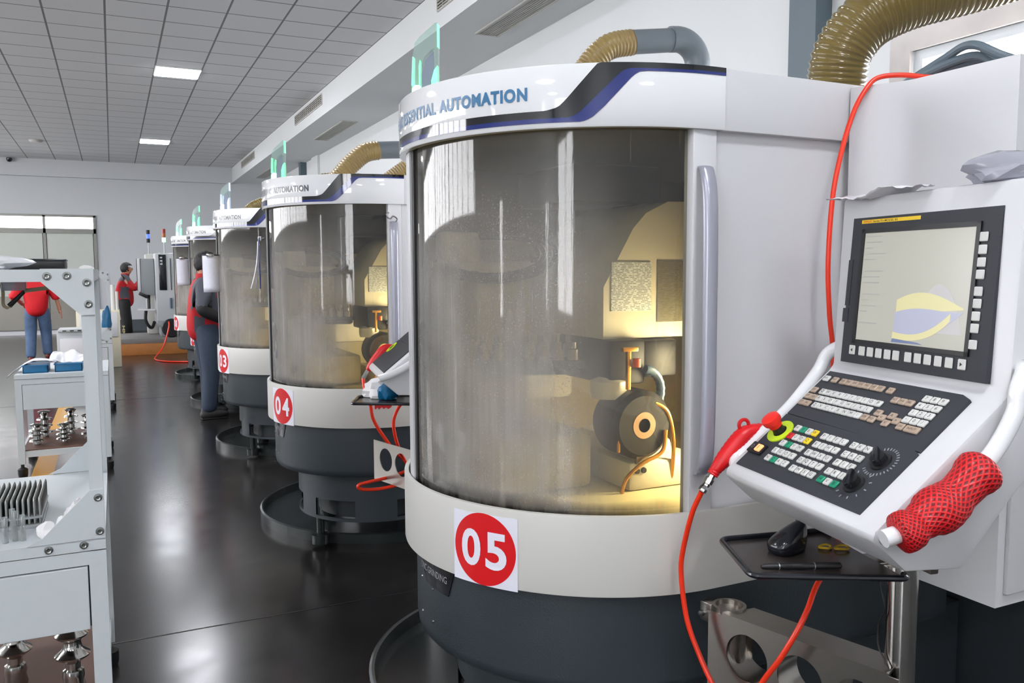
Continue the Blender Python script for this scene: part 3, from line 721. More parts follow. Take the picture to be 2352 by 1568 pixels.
    for x, z in ((.19, 1.66), (.19, 1.59)): B(MB().lathe([(0, -.008), (.008, -.006), (.009, 0)], (x, -.2205, z), 10, Rx(-PI / 2)), 'bolt', 'zinc', sh)
    B(MB().boxx(-.12, .2, -.08, .3, 1.755, 1.87, .01), 'axis_motor', 'black'); B(MB().boxx(.13, .24, -.02, .1, 1.60, 1.83, .006), 'motor_box', 'black')
    # measuring arm with looped cables
    arm = MB().box((-.34, .10, 1.56), (.36, .10, .035), .012).box((-.42, .1, 1.62), (.12, .08, .09), .012); ar = B(arm, 'swing_arm', 'cream')
    for k in range(4):
        r = .075 + .012 * k; pts = [(-.33 + (r + .05) * math.cos(q) * 1.3, .06 - .01 * k, 1.60 + r * .75 * math.sin(q)) for q in [-2.6 + 4.4 * i / 30 for i in range(31)]]
        B(MB().tube(pts, .0075, 8), 'cable', 'rubber', ar)
    B(MB().boxx(-.38, -.2, .05, .3, .93, 1.55, .01), 'column_cover', 'liner')
    B(MB().boxx(-.45, .02, .16, .4, 1.12, 1.54, .02), 'carriage_cover', 'cream')
    # tool magazine: tray with upright holders
    mg = MB().box((-.30, -.14, 1.285), (.30, .14, .022), .004, Rz(-.35)).box((-.30, -.14, 1.262), (.28, .12, .012), .003, Rz(-.35)); mg_ = B(mg, 'tool_magazine', 'tray')
    for i in range(7):
        for j in range(2):
            p = Rz(-.35) @ Vector((-.13 + .042 * i, -.04 + .08 * j, 0)) + Vector((-.30, -.14, 1.296))
            h = .05 + .03 * ((i * 3 + j) % 3) / 2
            B(MB().lathe([(0, 0), (.015, 0), (.015, h * .6), (.009, h * .65), (.009, h), (0, h)], p, 12), 'tool_holder', 'steel', mg_)
    # grinding spindle with guard, nozzles and hoses
    c = Vector((-.02, -.28, 1.108)); X = Rx(PI / 2)
    gd = B(MB().lathe([(0, -.10), (.09, -.10), (.10, -.08), (.10, .02), (.085, .035), (.034, .035), (.034, .02), (0, .02)], c + Vector((0, 0, 0)), 36, X), 'wheel_guard', 'grind')
    B(MB().lathe([(.020, .036), (.038, .036), (.040, .03), (.040, .02)], c, 30, X), 'flange_ring', 'tan', gd)
    B(MB().box((-.02, -.302, 1.03), (.04, .012, .07), .002), 'nozzle_block', 'steel', gd)
    B(MB().tube(spline([(.02, -.31, 1.17), (.06, -.315, 1.14), (.085, -.31, 1.06), (.09, -.3, .97), (.088, -.29, .92)], 8), .006, 8), 'coolant_pipe', 'brass', gd)
    B(MB().tube(spline([(.05, -.32, 1.09), (.035, -.325, 1.03), (-.03, -.32, 1.0), (-.075, -.31, .96), (-.085, -.3, .915)], 8), .006, 8), 'coolant_pipe', 'brass', gd)
    B(MB().box((-.10, -.305, 1.08), (.008, .008, .09), .002), 'coolant_pipe', 'brass', gd)
    B(wallstrip([(x * .955 if x < .9 else x - .04, y * .955) for x, y in side(.575, 1)], -.004, 1.66, 1.905), 'upper_shade_lining', 'linershade')  # dark strip paints the shade on the upper walls
    B(MB().boxx(-.10, .02, -.26, .05, 1.22, 1.35, .01), 'grinding_spindle', 'grind'); B(MB().boxx(.02, .14, -.25, -.08, 1.235, 1.345, .01), 'clamp_block', 'grind')
    B(MB().box((-.06, -.29, 1.27), (.012, .012, .12), .002).box((-.055, -.29, 1.325), (.05, .014, .012), .002), 'brass_nozzle', 'brass')
    B(MB().lathe([(0, 0), (.012, 0), (.012, .024), (0, .024)], (-.038, -.30, 1.275), 14), 'hose_joint', 'orange')
    pts = [(.0 + .06 * math.sin(q), -.28, 1.20 + .065 * math.cos(q)) for q in [.1 + 3.0 * i / 24 for i in range(25)]]
    B(MB().tube(pts, [.012 + .002 * (i % 2) for i in range(25)], 10), 'segmented_hose', 'bluehose')
    B(MB().lathe([(0, 0), (.05, 0), (.055, .02), (.055, .05), (.03, .06), (0, .06)], (-.08, -.22, 1.18), 24), 'dresser_cap', 'cream')
    wt = MB().boxx(-.06, .2, -.30, .1, .915, 1.0, .012).box((.05, -.1, 1.02), (.16, .3, .06), .02); B(wt, 'work_table', 'cream')
    for x in (-.035, -.012): B(MB().lathe([(0, -.006), (.008, -.006), (.009, 0)], (x, -.300, .975), 10, Rx(-PI / 2)), 'bolt', 'black')
    B(MB().boxx(-.42, -.12, -.2, .3, .915, 1.08, .02), 'bed', 'liner')
    # lamp tube behind the front corner
    lp = B(MB().tube([(.275, -.42, 1.0), (.275, -.42, 1.36)], .014, 12), 'work_lamp', 'warm_led')
    B(MB().boxx(.292, .32, -.45, -.39, .97, 1.39, .004), 'lamp_bracket', 'steel', lp)
    l = bpy.data.lights.new('lamp_light', 'AREA'); l.shape = 'RECTANGLE'; l.size = .05; l.size_y = .34; l.energy = 9; l.color = (1, .86, .56)
    lo = bpy.data.objects.new('lamp_light', l); COL.objects.link(lo); lo.parent = lp; lo.location = (.24, -.42, 1.17)
    lo.rotation_euler = Vector((-.75, .5, -.25)).to_track_quat('-Z', 'Y').to_euler()
    # status light: acrylic arch on the roof edge
    make_fin(t, led)
    make_sticker(t, num)
    return t
def make_fin(t, led):
    # upright arch plate: local plane spanned by d (towards the camera side) and z
    base = Vector((-.515, .235, 2.03)); d = Vector((.75, -.45, 0)).normalized(); nrm = Vector((d.y, -d.x, 0))
    fn = lambda p, l: base + d * p[0] * .74 + Vector((0, 0, p[1] * .9)) + nrm * l
    g_, w_ = ('green_led', 'green_glow') if led == 'g' else ('white_led', 'white_glow')
    out = [(0, 0), (.012, .20), (.02, .235), (.04, .255), (.105, .30), (.118, .30), (.118, 0), (.085, 0), (.085, .10), (.1, .15), (.1, .22), (.06, .19), (.045, .14), (.042, 0)]
    f = MB().prism(out, fn, -.012, .012).build('signal_light', 'acryl', t)
    MB().prism([(.046, .0), (.048, .135), (.064, .182), (.098, .208), (.098, .15), (.083, .1), (.083, 0)], fn, -.008, .008).build('shade_panel', 'finblue', f)
    MB().prism([(.004, .0), (.008, .085), (.020, .095), (.038, .095), (.04, 0)], fn, -.014, .014).build('lamp', g_, f)
    MB().prism([(.088, 0), (.088, .11), (.1, .145), (.115, .16), (.115, 0)], fn, -.0135, .0135).build('glow_edge', w_, f)
    MB().prism([(.114, .22), (.114, .297), (.1185, .298), (.1185, .22)], fn, -.013, .013).build('glow_edge', w_, f)
    MB().prism([(.036, .095), (.036, .16), (.041, .18), (.042, .095)], fn, -.013, .013).build('glow_edge', w_, f)
    MB().prism([(.004, .095), (.010, .19), (.015, .19), (.012, .095)], fn, -.013, .013).build('glow_edge', w_, f)
STK = {'05': (-.726, -.520), '04': (-.845, -.632), '03': (-.895, -.68), '02': (-.92, -.705), '01': (-.92, -.705)}
def make_sticker(t, num):
    s0, s1 = STK[num]; z0, z1 = .722, .912
    st = strip([(s0, z0), (s1, z0)], [(s0, z1), (s1, z1 + .003)], s0, s1, .0014, 16).build('number_sticker', 'paper', t, smooth=False)
    sc, zc, r = (s0 + s1) / 2, (z0 + z1) / 2 + .002, .0985
    mb = MB(); k = 64; vs = []; fs = []; rings = 7
    for j in range(rings):
        for i in range(k): vs.append(nose(sc + r * (j + 1) / rings * math.cos(2 * PI * i / k), zc + r * .985 * (j + 1) / rings * math.sin(2 * PI * i / k), .0027))
    for j in range(rings - 1):
        for i in range(k): fs.append((j * k + i, j * k + (i + 1) % k, (j + 1) * k + (i + 1) % k, (j + 1) * k + i))
    fs.append(tuple(range(k)))
    mb.add(vs, fs).build('red_disc', 'sign', st, smooth=False)
    mb = MB(); fn = lambda u, v: nose(u, v, .0036)
    put_text(mb, num[0], fn, sc - .072, sc - .008, zc - .05, zc + .05, .028)
    if num[1] == '1': put_text(mb, num[1], fn, sc + .016, sc + .05, zc - .049, zc + .049, .028)
    else: put_text(mb, num[1], fn, sc + .008, sc + .072, zc - .05, zc + .05, .028)
    mb.build('number', 'paper', st, smooth=False)
m5 = make_machine('05', 'textblue', 'g')
MLAB = {'05': 'large white tool grinding machine numbered 05 in the foreground, curved window facing the aisle',
        '04': 'white tool grinding machine numbered 04, second from the camera in the row',
        '03': 'white tool grinding machine numbered 03 with a person standing beside it',
        '02': 'white tool grinding machine mostly hidden behind the person in the red and grey jacket',
        '01': 'white tool grinding machine numbered 01, farthest of the row'}
machines = {'05': m5}
tag(m5, MLAB['05'], 'machine', 'row of tool grinding machines')
for k, num in enumerate(('04', '03', '02', '01')):
    c = copy_tree(m5, None, ('signal_light', 'number_sticker', 'header_lettering'))
    c.location = (CX0, CY0 + MOFF[num], 0); tag(c, MLAB[num], 'machine', 'row of tool grinding machines'); machines[num] = c
    make_fin(c, 'w' if num == '03' else 'g'); make_sticker(c, num)
    src = [o for o in m5.children if o.name.startswith('header_lettering')][0]
    h = src.copy(); h.data = src.data.copy(); h.data.materials[0] = M['textgrey']; COL.objects.link(h); h.parent = c
# drip trays under each machine
mb = MB().lathe([(0, .006), (.765, .006), (.77, .058), (.78, .062), (.79, .056), (.79, 0), (0, 0)], n=72)
tr0 = mb.build('drip_tray', 'tray'); TC = (CX0 + .2, CY0 + .47)
for k, num in enumerate(('05', '04', '03', '02', '01')):
    o = tr0 if k == 0 else tr0.copy()
    if k: COL.objects.link(o)
    o.location = (TC[0], TC[1] + MOFF[num], 0)
    tag(o, 'round dark steel drip tray on the floor under machine ' + num, 'drip tray', 'drip trays under the machines')

# ------------------------------------------------------------------ control cabinet at the right
t = empty('control_cabinet', (1.86, 1.24, 0), 'tall white control cabinet at the right edge behind the operator console', 'cabinet')
pl = [(1.86, 1.24), (2.75, 1.24), (2.75, 1.664), (1.80, 1.664)] + [(1.80 + .03 * (1 - math.cos(PI * k / 12)), 1.664 - .16 * k / 12) for k in range(1, 13)]
MB().prism(pl, lambda p, l: (p[0], p[1], l), .745, 2.03).build('body', 'white', t, w=True)
dd = MB().boxx(1.885, 2.70, 1.228, 1.24, .775, 1.99, .004).build('door', 'white', t, w=True)
sw = MB().boxx(1.887, 1.982, 1.222, 1.229, 1.055, 1.15, .002).build('switch_plate', 'alu', dd, w=True)
MB().lathe([(0, -.045), (.022, -.043), (.026, -.03), (.03, 0)], (1.945, 1.222, 1.10), 24, Rx(-PI / 2)).build('rotary_knob', 'black', sw, w=True)
MB().boxx(1.91, 1.97, 1.226, 1.2285, 1.155, 1.157).build('switch_marking', 'ink', sw, w=True, smooth=False)
# dark lower housing behind the console
t = empty('coolant_unit', (2.9, 1.8, 0), 'dark slate box unit standing on the floor beneath the white control cabinet', 'coolant unit')
MB().boxx(2.50, 3.4, 1.45, 2.2, 0.0, .70, .01).build('housing', 'drumdark', t, w=True)
MB().boxx(2.6, 3.3, 1.44, 1.45, .15, .6, .004).build('front_plate', 'drumdark', t, w=True)
# ------------------------------------------------------------------ operator console
CA = -.167; CO = Vector((1.524, 1.415, 0)); T1, T2 = .077, .877
CW = Vector((math.sin(CA), -math.cos(CA), 0)); CN = Vector((-math.cos(CA), -math.sin(CA), 0))
def cw(s, n, z): return CO + CW * s + CN * n + Vector((0, 0, z))
def lcd(u, v, h=0.): return Vector((u, v * math.sin(T1) - h * math.cos(T1), 1.336 + v * math.cos(T1) + h * math.sin(T1)))
def kbp(u, v, h=0.): return Vector((-.024 + u, -(.252 - v * math.sin(T2)) - h * math.cos(T2), 1.109 + v * math.cos(T2) + h * math.sin(T2)))
def frame(t): return Matrix(((1, 0, 0), (0, math.sin(t), -math.cos(t)), (0, math.cos(t), math.sin(t))))
F1, F2 = frame(T1), frame(T2)
def flat(pts, fn, h0, h1): return MB().prism(pts, lambda p, l: fn(p[0], p[1], l), h0, h1)
def rr(u0, u1, v0, v1): return [(u0, v0), (u1, v0), (u1, v1), (u0, v1)]
con = empty('operator_console', tuple(CO), 'white operator console with lcd screen and sloping keypad in the right foreground', 'control console', None, CA - PI / 2)
prof = [(-.030, 1.712), (-.012, 1.325), (.0, 1.31), (.268, 1.092), (.272, 1.078), (.262, 1.066), (.20, 1.012), (.08, 1.005), (-.06, 1.16), (-.19, 1.29), (-.19, 1.712)]
bm = bmesh.new(); A = [bm.verts.new((-.045, -n, z)) for n, z in prof]; Bv = [bm.verts.new((.455, -n, z)) for n, z in prof]; k = len(prof)
bm.faces.new(A); bm.faces.new(Bv[::-1])
for i in range(k): bm.faces.new((A[i], Bv[i], Bv[(i + 1) % k], A[(i + 1) % k]))
bmesh.ops.recalc_face_normals(bm, faces=list(bm.faces)); bmesh.ops.bevel(bm, geom=list(bm.edges), offset=.007, segments=2, profile=.5, affect='EDGES')
hs = MB().bm(bm).build('housing', 'white', con)
def cb(mb, name, m, parent=con, **kw): return mb.build(name, m, parent, **kw)
su = cb(flat([(0, 0), (.412, 0), (.412, .33), (0, .33)], lcd, -.012, 0), 'screen_unit', 'consolegrey', smooth=False)
mb = MB()
for q in (rr(.036, .046, .046, .304), rr(.358, .368, .046, .304), rr(.036, .368, .294, .304), rr(.036, .368, .046, .055)): mb.prism(q, lambda p, l: lcd(p[0], p[1], l), 0, .004)
cb(mb, 'bezel', 'black', su, smooth=False)
sc_ = cb(flat(rr(.046, .358, .055, .294), lcd, .0002, .0012), 'display', 'lcd', su, smooth=False)
def curve_poly(lo, hi, u0, u1, n=24):
    a = [(u0 + (u1 - u0) * i / n, lo((i) / n)) for i in range(n + 1)]; b = [(u0 + (u1 - u0) * i / n, hi(i / n)) for i in range(n, -1, -1)]
    return a + b
g = lambda x: max(0, 1 - x ** 2.6)
cb(flat(curve_poly(lambda x: .085 + .0 * x, lambda x: .085 + .098 * (math.sin(PI * min(1, x * .92 + .08))) ** .7, .225, .345), lcd, .0014, .0016), 'shaded_lobe', 'lcdpale', sc_, smooth=False)
cb(flat(curve_poly(lambda x: .118 + .016 * x, lambda x: .128 + .044 * math.sin(PI * (.15 + .75 * x)) * (1 - .35 * x), .165, .345), lcd, .0017, .0019), 'upper_ribbon', 'lcdyellow', sc_, smooth=False)
cb(flat(curve_poly(lambda x: .079 - .006 * math.sin(PI * x) + .050 * x ** 2.6, lambda x: .122 + .014 * math.sin(PI * x) * (1 - x) + .006 * x, .163, .346), lcd, .0020, .0022), 'blue_lobe', 'lcdblue', sc_, smooth=False)
cb(flat(curve_poly(lambda x: .064 - .004 * x + .05 * x ** 3, lambda x: .080 - .006 * math.sin(PI * x) + .046 * x ** 2.6, .161, .315), lcd, .0023, .0025), 'lower_ribbon', 'lcdyellow', sc_, smooth=False)
cb(flat([(.160, .058), (.25, .0585), (.235, .062), (.162, .066)], lcd, .0026, .0028), 'blue_edge', 'lcdnavy', sc_, smooth=False)
mb = MB(); rnd = random.Random(3)
for i in range(17):
    v = .285 - i * .0128
    if rnd.random() < .85: mb.prism(rr(.052, .052 + .02 + .05 * rnd.random(), v, v + .0022), lambda p, l: lcd(p[0], p[1], l), .0013, .0015)
cb(mb, 'parameter_text', 'lcdtext', sc_, smooth=False)
ys = cb(flat(rr(.029, .208, .3165, .3245), lcd, 0, .0006), 'name_strip', 'yellow', su, smooth=False)
mb = MB(); put_text(mb, 'FANUC', lambda u, v: lcd(u, v, .0008), .035, .062, .3183, .3228, .02); cb(mb, 'maker_lettering', 'orangeink', ys, smooth=False)
mb = MB(); put_text(mb, 'Series 31i-MODEL B5', lambda u, v: lcd(u, v, .0008), .066, .142, .3180, .3228, .01); cb(mb, 'model_lettering', 'ink', ys, smooth=False)
mb = MB(); put_text(mb, '7', lambda u, v: lcd(u, v, -.0105), .126, .139, .343, .362, .0); put_text(mb, '4', lambda u, v: lcd(u, v, -.0105), .150, .164, .352, .370, .0); cb(mb, 'handwritten_mark', 'ink', hs, smooth=False)
cb(flat(rr(-.002, .012, .13, .235), lcd, 0, .0015), 'card_cover', 'consolegrey', su, smooth=False)
cb(flat(rr(-.006, .012, .092, .124), lcd, -.004, .002), 'usb_cover', 'consolegrey', su, smooth=False)
def key(parent, name, fn, F, u, v, su_, sv, h, m, legend=None, lm='ink', bold=.0):
    mb = MB().box(fn(u, v, h / 2), (su_, sv, h), .0014, F, seg=1)
    if legend: 
        w_ = su_ * (.34 if len(legend) == 1 else .62); hh = sv * (.5 if len(legend) == 1 else .32)
        if len(legend) == 1: text2d(legend, bold); w_, hh = [hh * max(.05, q) for q in _asp[(legend, bold)]]
        put_text(mb, legend, lambda a, b: fn(a, b, h + .0003), u - w_ / 2, u + w_ / 2, v - hh / 2, v + hh / 2, bold, 1)
    return mb.build(name, [m, lm], parent, ang=30)
ux = [.039, .071, .098, .125, .152, .178, .213, .240, .267, .295, .323, .355]
for i, u in enumerate(ux):
    mb = MB().box(lcd(u, .030, .002), (.019, .021, .004), .0015, F1, seg=1)
    if i in (0, 11):
        sg = -1 if i == 0 else 1
        mb.prism([(u - .003 * sg, .026), (u + .003 * sg, .030), (u - .003 * sg, .034)], lambda p, l: lcd(p[0], p[1], l), .0041, .0044, 1)
    mb.build('soft_key', ['keywhite', 'ink'], su)
for v in (.274, .25, .226, .203, .171, .148, .124, .101, .07): MB().box(lcd(.376, v, .002), (.019, .018, .004), .0015, F1, seg=1).build('soft_key', 'keywhite', su)
# sloping keypad
kbu = cb(flat([(0, .168), (.42, .162), (.42, .306), (.396, .315), (0, .315)], kbp, -.012, 0), 'keyboard', 'consolegrey', smooth=False)
opu = cb(flat([(0, -.004), (.42, -.004), (.42, .158), (.405, .163), (0, .166)], kbp, -.016, 0), 'operator_panel', 'consolegrey', smooth=False)
KW, KV, KH = .0178, .0162, .005
for i, u in enumerate((.018, .048, .077, .097, .117, .137, .157, .178, .198, .228)):
    key(kbu, 'key', kbp, F2, u, .289, KW, KV, KH, 'keywhite' if i == 0 else 'keybeige', ['RES', 'HLP', 'POS', 'PRG', 'OFS', 'SYS', 'MSG', 'GRP', 'CST', 'CU'][i], 'ink')
rowsK = [(.249, [(.016, 'keybeige', 'SH')] + [(.047 + .0203 * i, 'keywhite', c) for i, c in enumerate('QWERTYUIOP')]),
         (.228, [(.0155, 'keybeige', 'UP'), (.036, 'keybeige', 'AX')] + [(.0565 + .0203 * i, 'keywhite', c) for i, c in enumerate('ASDFGHJKL')]),
         (.207, [(.0145, 'keybeige', 'CT'), (.035, 'keybeige', 'AL')] + [(.065 + .0203 * i, 'keywhite', c) for i, c in enumerate('ZXCVBNM;')] + [(.229, 'keybeige', 'EOB')])]
for v, L_ in rowsK:
    for u, m_, c in L_: key(kbu, 'key', kbp, F2, u, v, KW, KV, KH, m_, c)
for u, c in ((.262, 'ALT'), (.283, 'INS'), (.303, 'DEL')): key(kbu, 'key', kbp, F2, u, .267, KW, KV, KH, 'keybeige', c)
for j, row in enumerate(('789', '456', '123', '-0.')):
    for i, c in enumerate(row): key(kbu, 'key', kbp, F2, .332 + .021 * i, .286 - .0203 * j, KW, KV, KH, 'keywhite', c if c != '.' else '/')
for u, v, c in ((.252, .226, 'PG'), (.251, .206, 'PD'), (.271, .216, '<'), (.292, .226, 'A'), (.292, .205, 'V'), (.312, .216, '>'), (.333, .2055, 'CAN')): key(kbu, 'key', kbp, F2, u, v, KW, KV, KH, 'keybeige', c)
key(kbu, 'key', kbp, F2, .364, .205, .036, KV, KH, 'keybeige', 'INPUT')
W_, G_, Y_, R_ = 'keywhite', 'keygreen', 'keyyellow', 'keyred'
leg = 'JOWAQEMHKXZTLSVNUPFRGBCDIY'
cn = 0
def btn(u, v, m_):
    global cn
    cn += 1; key(opu, 'push_button', kbp, F2, u, v, .0165, .0165, .005, m_, leg[(cn * 7) % 26])
for v, row in zip((.134, .1095, .0857, .0615, .0378), ((W_, G_, W_, Y_), (R_, W_, W_, Y_), (W_, G_, W_, W_), (W_, W_, W_, W_), (W_, G_, W_, W_))):
    for i, m_ in enumerate(row): btn(.082 + .0207 * i, v, m_)
for v in (.133, .108, .0833, .0597, .035):
    for i in range(4): btn(.1765 + .0208 * i, v, W_)
for v, row in zip((.1325, .107, .0826, .0573, .034), ((W_,) * 3, (W_,) * 3, (W_,) * 3, (W_,) * 3, (G_, W_, G_))):
    for i, m_ in enumerate(row): btn(.271 + .0207 * i, v, m_)
# emergency stop, rocker, rotary switches
es = cb(MB().lathe([(.017, 0), (.033, 0), (.033, .003), (.017, .003)], kbp(.038, .113), 32, F2), 'emergency_stop', 'estopyel', opu)
cb(MB().lathe([(0, 0), (.015, 0), (.013, .014), (.013, .02), (0, .02)], kbp(.036, .113), 24, F2), 'stop_collar', 'black', es)
cb(MB().lathe([(.0, .018), (.0155, .018), (.016, .028), (.021, .030), (.0225, .036), (.021, .044), (.012, .048), (0, .0485)], kbp(.036, .113), 28, F2), 'stop_button', 'estop', es)
rk = cb(MB().box(kbp(.024, .05, .003), (.05, .03, .008), .002, F2), 'power_rocker', 'black', opu)
lk = cb(MB().box(kbp(.0355, .05, .008), (.019, .019, .006), .002, F2), 'rocker_lit_half', 'lit', rk)
mb = MB(); put_text(mb, 'O', lambda a, b: kbp(a, b, .0073), .006, .014, .045, .056); cb(mb, 'rocker_mark', 'greyink', rk, smooth=False)
mb = MB(); put_text(mb, 'I', lambda a, b: kbp(a, b, .0113), .0345, .0365, .045, .055); cb(mb, 'rocker_mark', 'orangeink', rk, smooth=False)
for (u, v, ang, r_) in ((.362, .116, .75, .034), (.352, .050, .55, .034)):
    dl = cb(MB().lathe([(0, 0), (.022, 0), (.021, .003), (.016, .004), (.015, .016), (0, .017)], kbp(u, v), 28, F2), 'rotary_switch', 'black', opu)
    q = kbp(u, v, .016); cb(MB().box(q, (.012, .044, .016), .004, F2 @ Rz(ang)), 'dial_grip', 'blackg', dl)
    mb = MB()
    for i in range(22 if v > .1 else 9):
        aa = -2.3 + 4.4 * i / (21 if v > .1 else 8); x_, y_ = u + r_ * math.cos(aa), v + r_ * math.sin(aa)
        mb.box(kbp(x_, y_, .0003), (.006, .0022, .0006), 0, F2 @ Rz(aa))
    cb(mb, 'scale_marks', 'greyink', dl, smooth=False)
# grab handles
def L3(s, n, z): return (s, -n, z)
hr = cb(MB().tube(spline([L3(.452, -.04, 1.37), L3(.485, -.01, 1.365), L3(.497, .015, 1.335), L3(.50, .022, 1.30), L3(.50, .05, 1.25), L3(.50, .09, 1.205), L3(.50, .156, 1.151), L3(.50, .236, 1.110), L3(.495, .285, 1.094)], 8), .0155, 16), 'grab_handle', 'bandwhite')
cb(MB().tube(spline([L3(.44, .215, 1.085), L3(.47, .25, 1.085), L3(.485, .27, 1.089), L3(.50, .255, 1.10)], 6), .012, 12), 'handle_foot', 'alu', hr)
hl = cb(MB().tube(spline([L3(-.042, -.04, 1.37), L3(-.075, -.02, 1.345), L3(-.085, .0, 1.30), L3(-.085, .07, 1.222), L3(-.085, .15, 1.155), L3(-.08, .22, 1.10), L3(-.042, .235, 1.085)], 8), .0155, 16), 'grab_handle', 'bandwhite')
# support: pole, clamp, swing arm, mouse tray
px_, pn_ = .222, .0
cb(MB().lathe([(0, 0), (.09, 0), (.09, .012), (.031, .016), (.031, .94), (0, .94)], L3(px_, pn_, 0), 32), 'pole', 'chrome')
cb(MB().lathe([(.034, .93), (.046, .93), (.046, 1.0), (.034, 1.0)], L3(px_, pn_, 0), 32).box(L3(px_ + .065, pn_, .965), (.045, .02, .06), .003), 'pole_clamp', 'steel')
cb(MB().box(L3(px_, pn_, 1.012), (.13, .12, .025), .004), 'mounting_plate', 'steel')
# swing arm: box plate with round lightening holes
A_ = Vector((-.163, -.241, 0)); Dv = Vector((.415, .19, 0)).normalized(); Pv = Vector((-Dv.y, Dv.x, 0))   # Pv points away from the viewer side
def armp(a, z, off): q = A_ + Dv * a + Pv * off; return Vector((q.x, q.y, z))
def holed(a0, a1, z0, z1, holes, off, th):
    bm = bmesh.new(); loops = [[(a0, z0), (a1, z0), (a1, z1), (a0, z1)]]
    for (c, z, r) in holes: loops.append([(c + r * math.cos(2 * PI * i / 36), z + r * math.sin(2 * PI * i / 36)) for i in range(36)])
    ed = []
    for lp_ in loops:
        vs = [bm.verts.new(armp(a, z, off)) for a, z in lp_]
        for i in range(len(vs)): ed.append(bm.edges.new((vs[i], vs[(i + 1) % len(vs)])))
    bmesh.ops.triangle_fill(bm, use_beauty=True, use_dissolve=False, edges=ed)
    r = bmesh.ops.extrude_face_region(bm, geom=list(bm.faces))
    for v in [x for x in r['geom'] if isinstance(x, bmesh.types.BMVert)]: v.co += Pv * th
    return bm
HL = [(.112, .615, .057), (.252, .613, .057), (.39, .612, .055)]
arm = cb(MB().bm(holed(0.0, .475, .50, .70, HL, 0, .004)), 'swing_arm', 'steel')
cb(MB().bm(holed(.07, .44, .50, .70, HL, .082, .004)), 'arm_back_plate', 'steel', arm)
mb = MB()
mb.prism([(.04, .0), (.455, .0), (.44, .086), (.075, .086)], lambda p, l: armp(p[0], l, p[1]), .70, .706)
cb(mb, 'arm_top_plate', 'steel', arm)
for k, (c, z, r) in enumerate(HL):
    mb = MB(); n = 36; vs = []; fs = []
    for i in range(n):
        a_, z_ = c + r * math.cos(2 * PI * i / n), z + r * math.sin(2 * PI * i / n); vs += [armp(a_, z_, .0), armp(a_, z_, .083)]
    for i in range(n): fs.append((2 * i, 2 * ((i + 1) % n), 2 * ((i + 1) % n) + 1, 2 * i + 1))
    cb(mb.add(vs, fs), 'hole_sleeve', 'steel', arm)
pc = armp(.03, 0, .045)
cb(MB().lathe([(0, .50), (.042, .50), (.042, .712), (.034, .712), (.034, .700), (0, .700)], (pc.x, pc.y, 0), 32), 'pivot_hub', 'steel', arm)
q = armp(-.02, .685, .03); cb(MB().box(q, (.035, .03, .05), .003, Rz(math.atan2(Dv.y, Dv.x))), 'clamp_lug', 'steel', arm)
q = armp(-.03, .68, .012); cb(MB().lathe([(0, .006), (.007, .005), (.008, 0), (.008, -.01)], q, 14, Rz(math.atan2(Dv.y, Dv.x)) @ Rx(PI / 2)), 'clamp_screw', 'zinc', arm)
# mouse tray with rubber edging
ZT = .95
cor = [(.04, .33), (.255, .385), (.355, .10), (.05, .07)]
def rounded(c, r, n=6):
    out = []; m = len(c)
    for i in range(m):
        p, a, b = Vector(c[i]), Vector(c[i - 1]), Vector(c[(i + 1) % m]); d1, d2 = (a - p).normalized(), (b - p).normalized()
        s_, e_ = p + d1 * r, p + d2 * r
        for k in range(n + 1):
            t = k / n; out.append(((1 - t) ** 2 * s_ + 2 * t * (1 - t) * p + t * t * e_))
    return out
rc = rounded(cor, .022)
ty = cb(MB().prism([(p.x, p.y) for p in rc], lambda p, l: L3(p[0], p[1], l), ZT - .003, ZT), 'mouse_tray', mat('brown_black_laminate', (62, 56, 54), .22, var=.05))
path = [L3(p.x, p.y, ZT + .004) for p in rc]
path = path[21:] + path[:21]
cb(MB().tube(path, .0065, 10), 'tray_edging', 'blackg', ty)
cb(MB().box(L3(.22, .09, .944), (.06, .16, .006), .002), 'tray_bracket', 'steel', ty)
# thin cable on the pole
cb(MB().tube(spline([L3(.20, .03, .94), L3(.20, .036, .88), L3(.215, .036, .83), L3(.196, .034, .79), L3(.20, .036, .74), L3(.235, .036, .70), L3(.245, .034, .62), L3(.25, .034, .55), L3(.25, .034, .42)], 8), .002, 6), 'pole_cable', 'rubber')
CON_PARTS = list(con.children)
# things lying on the tray
def wtag(name, mb, m, label, cat, group=None, **kw): return tag(mb.build(name, m, **kw), label, cat, group)
def W3(s, n, z): return cw(s, n, z)
RC = Rz(CA - PI / 2)
ms = empty('computer_mouse', tuple(W3(.135, .225, .951)), 'black upright ergonomic computer mouse on the small tray', 'mouse', None, CA - PI / 2 + .75)
bm = bmesh.new(); bmesh.ops.create_uvsphere(bm, u_segments=28, v_segments=18, radius=1)
for v in bm.verts:
    x, y, z = v.co; z2 = max(z, -.42)
    h = .5 + .5 * z
    lean = .022 * max(0, z)
    wx = .036 * (1 - .38 * max(0, z)); v.co = Vector((x * wx + lean + .004 * math.sin(3 * y), y * .056 * (1 - .12 * max(0, z)), (z2 + .42) * (.046 + .006 * y)))
MB().bm(bm).build('shell', 'blackg', ms, ang=80)
for x, y in ((.0, .03), (.012, .034)): MB().box((.016 + x * .3, .034 - x, .060 - x * .4), (.010, .018, .006), .002).build('button', 'black', ms)
MB().lathe([(0, -.005), (.009, -.005), (.009, .005), (0, .005)], (.004, .036, .040), 16, Ry(PI / 2)).build('scroll_wheel', 'rubber', ms)
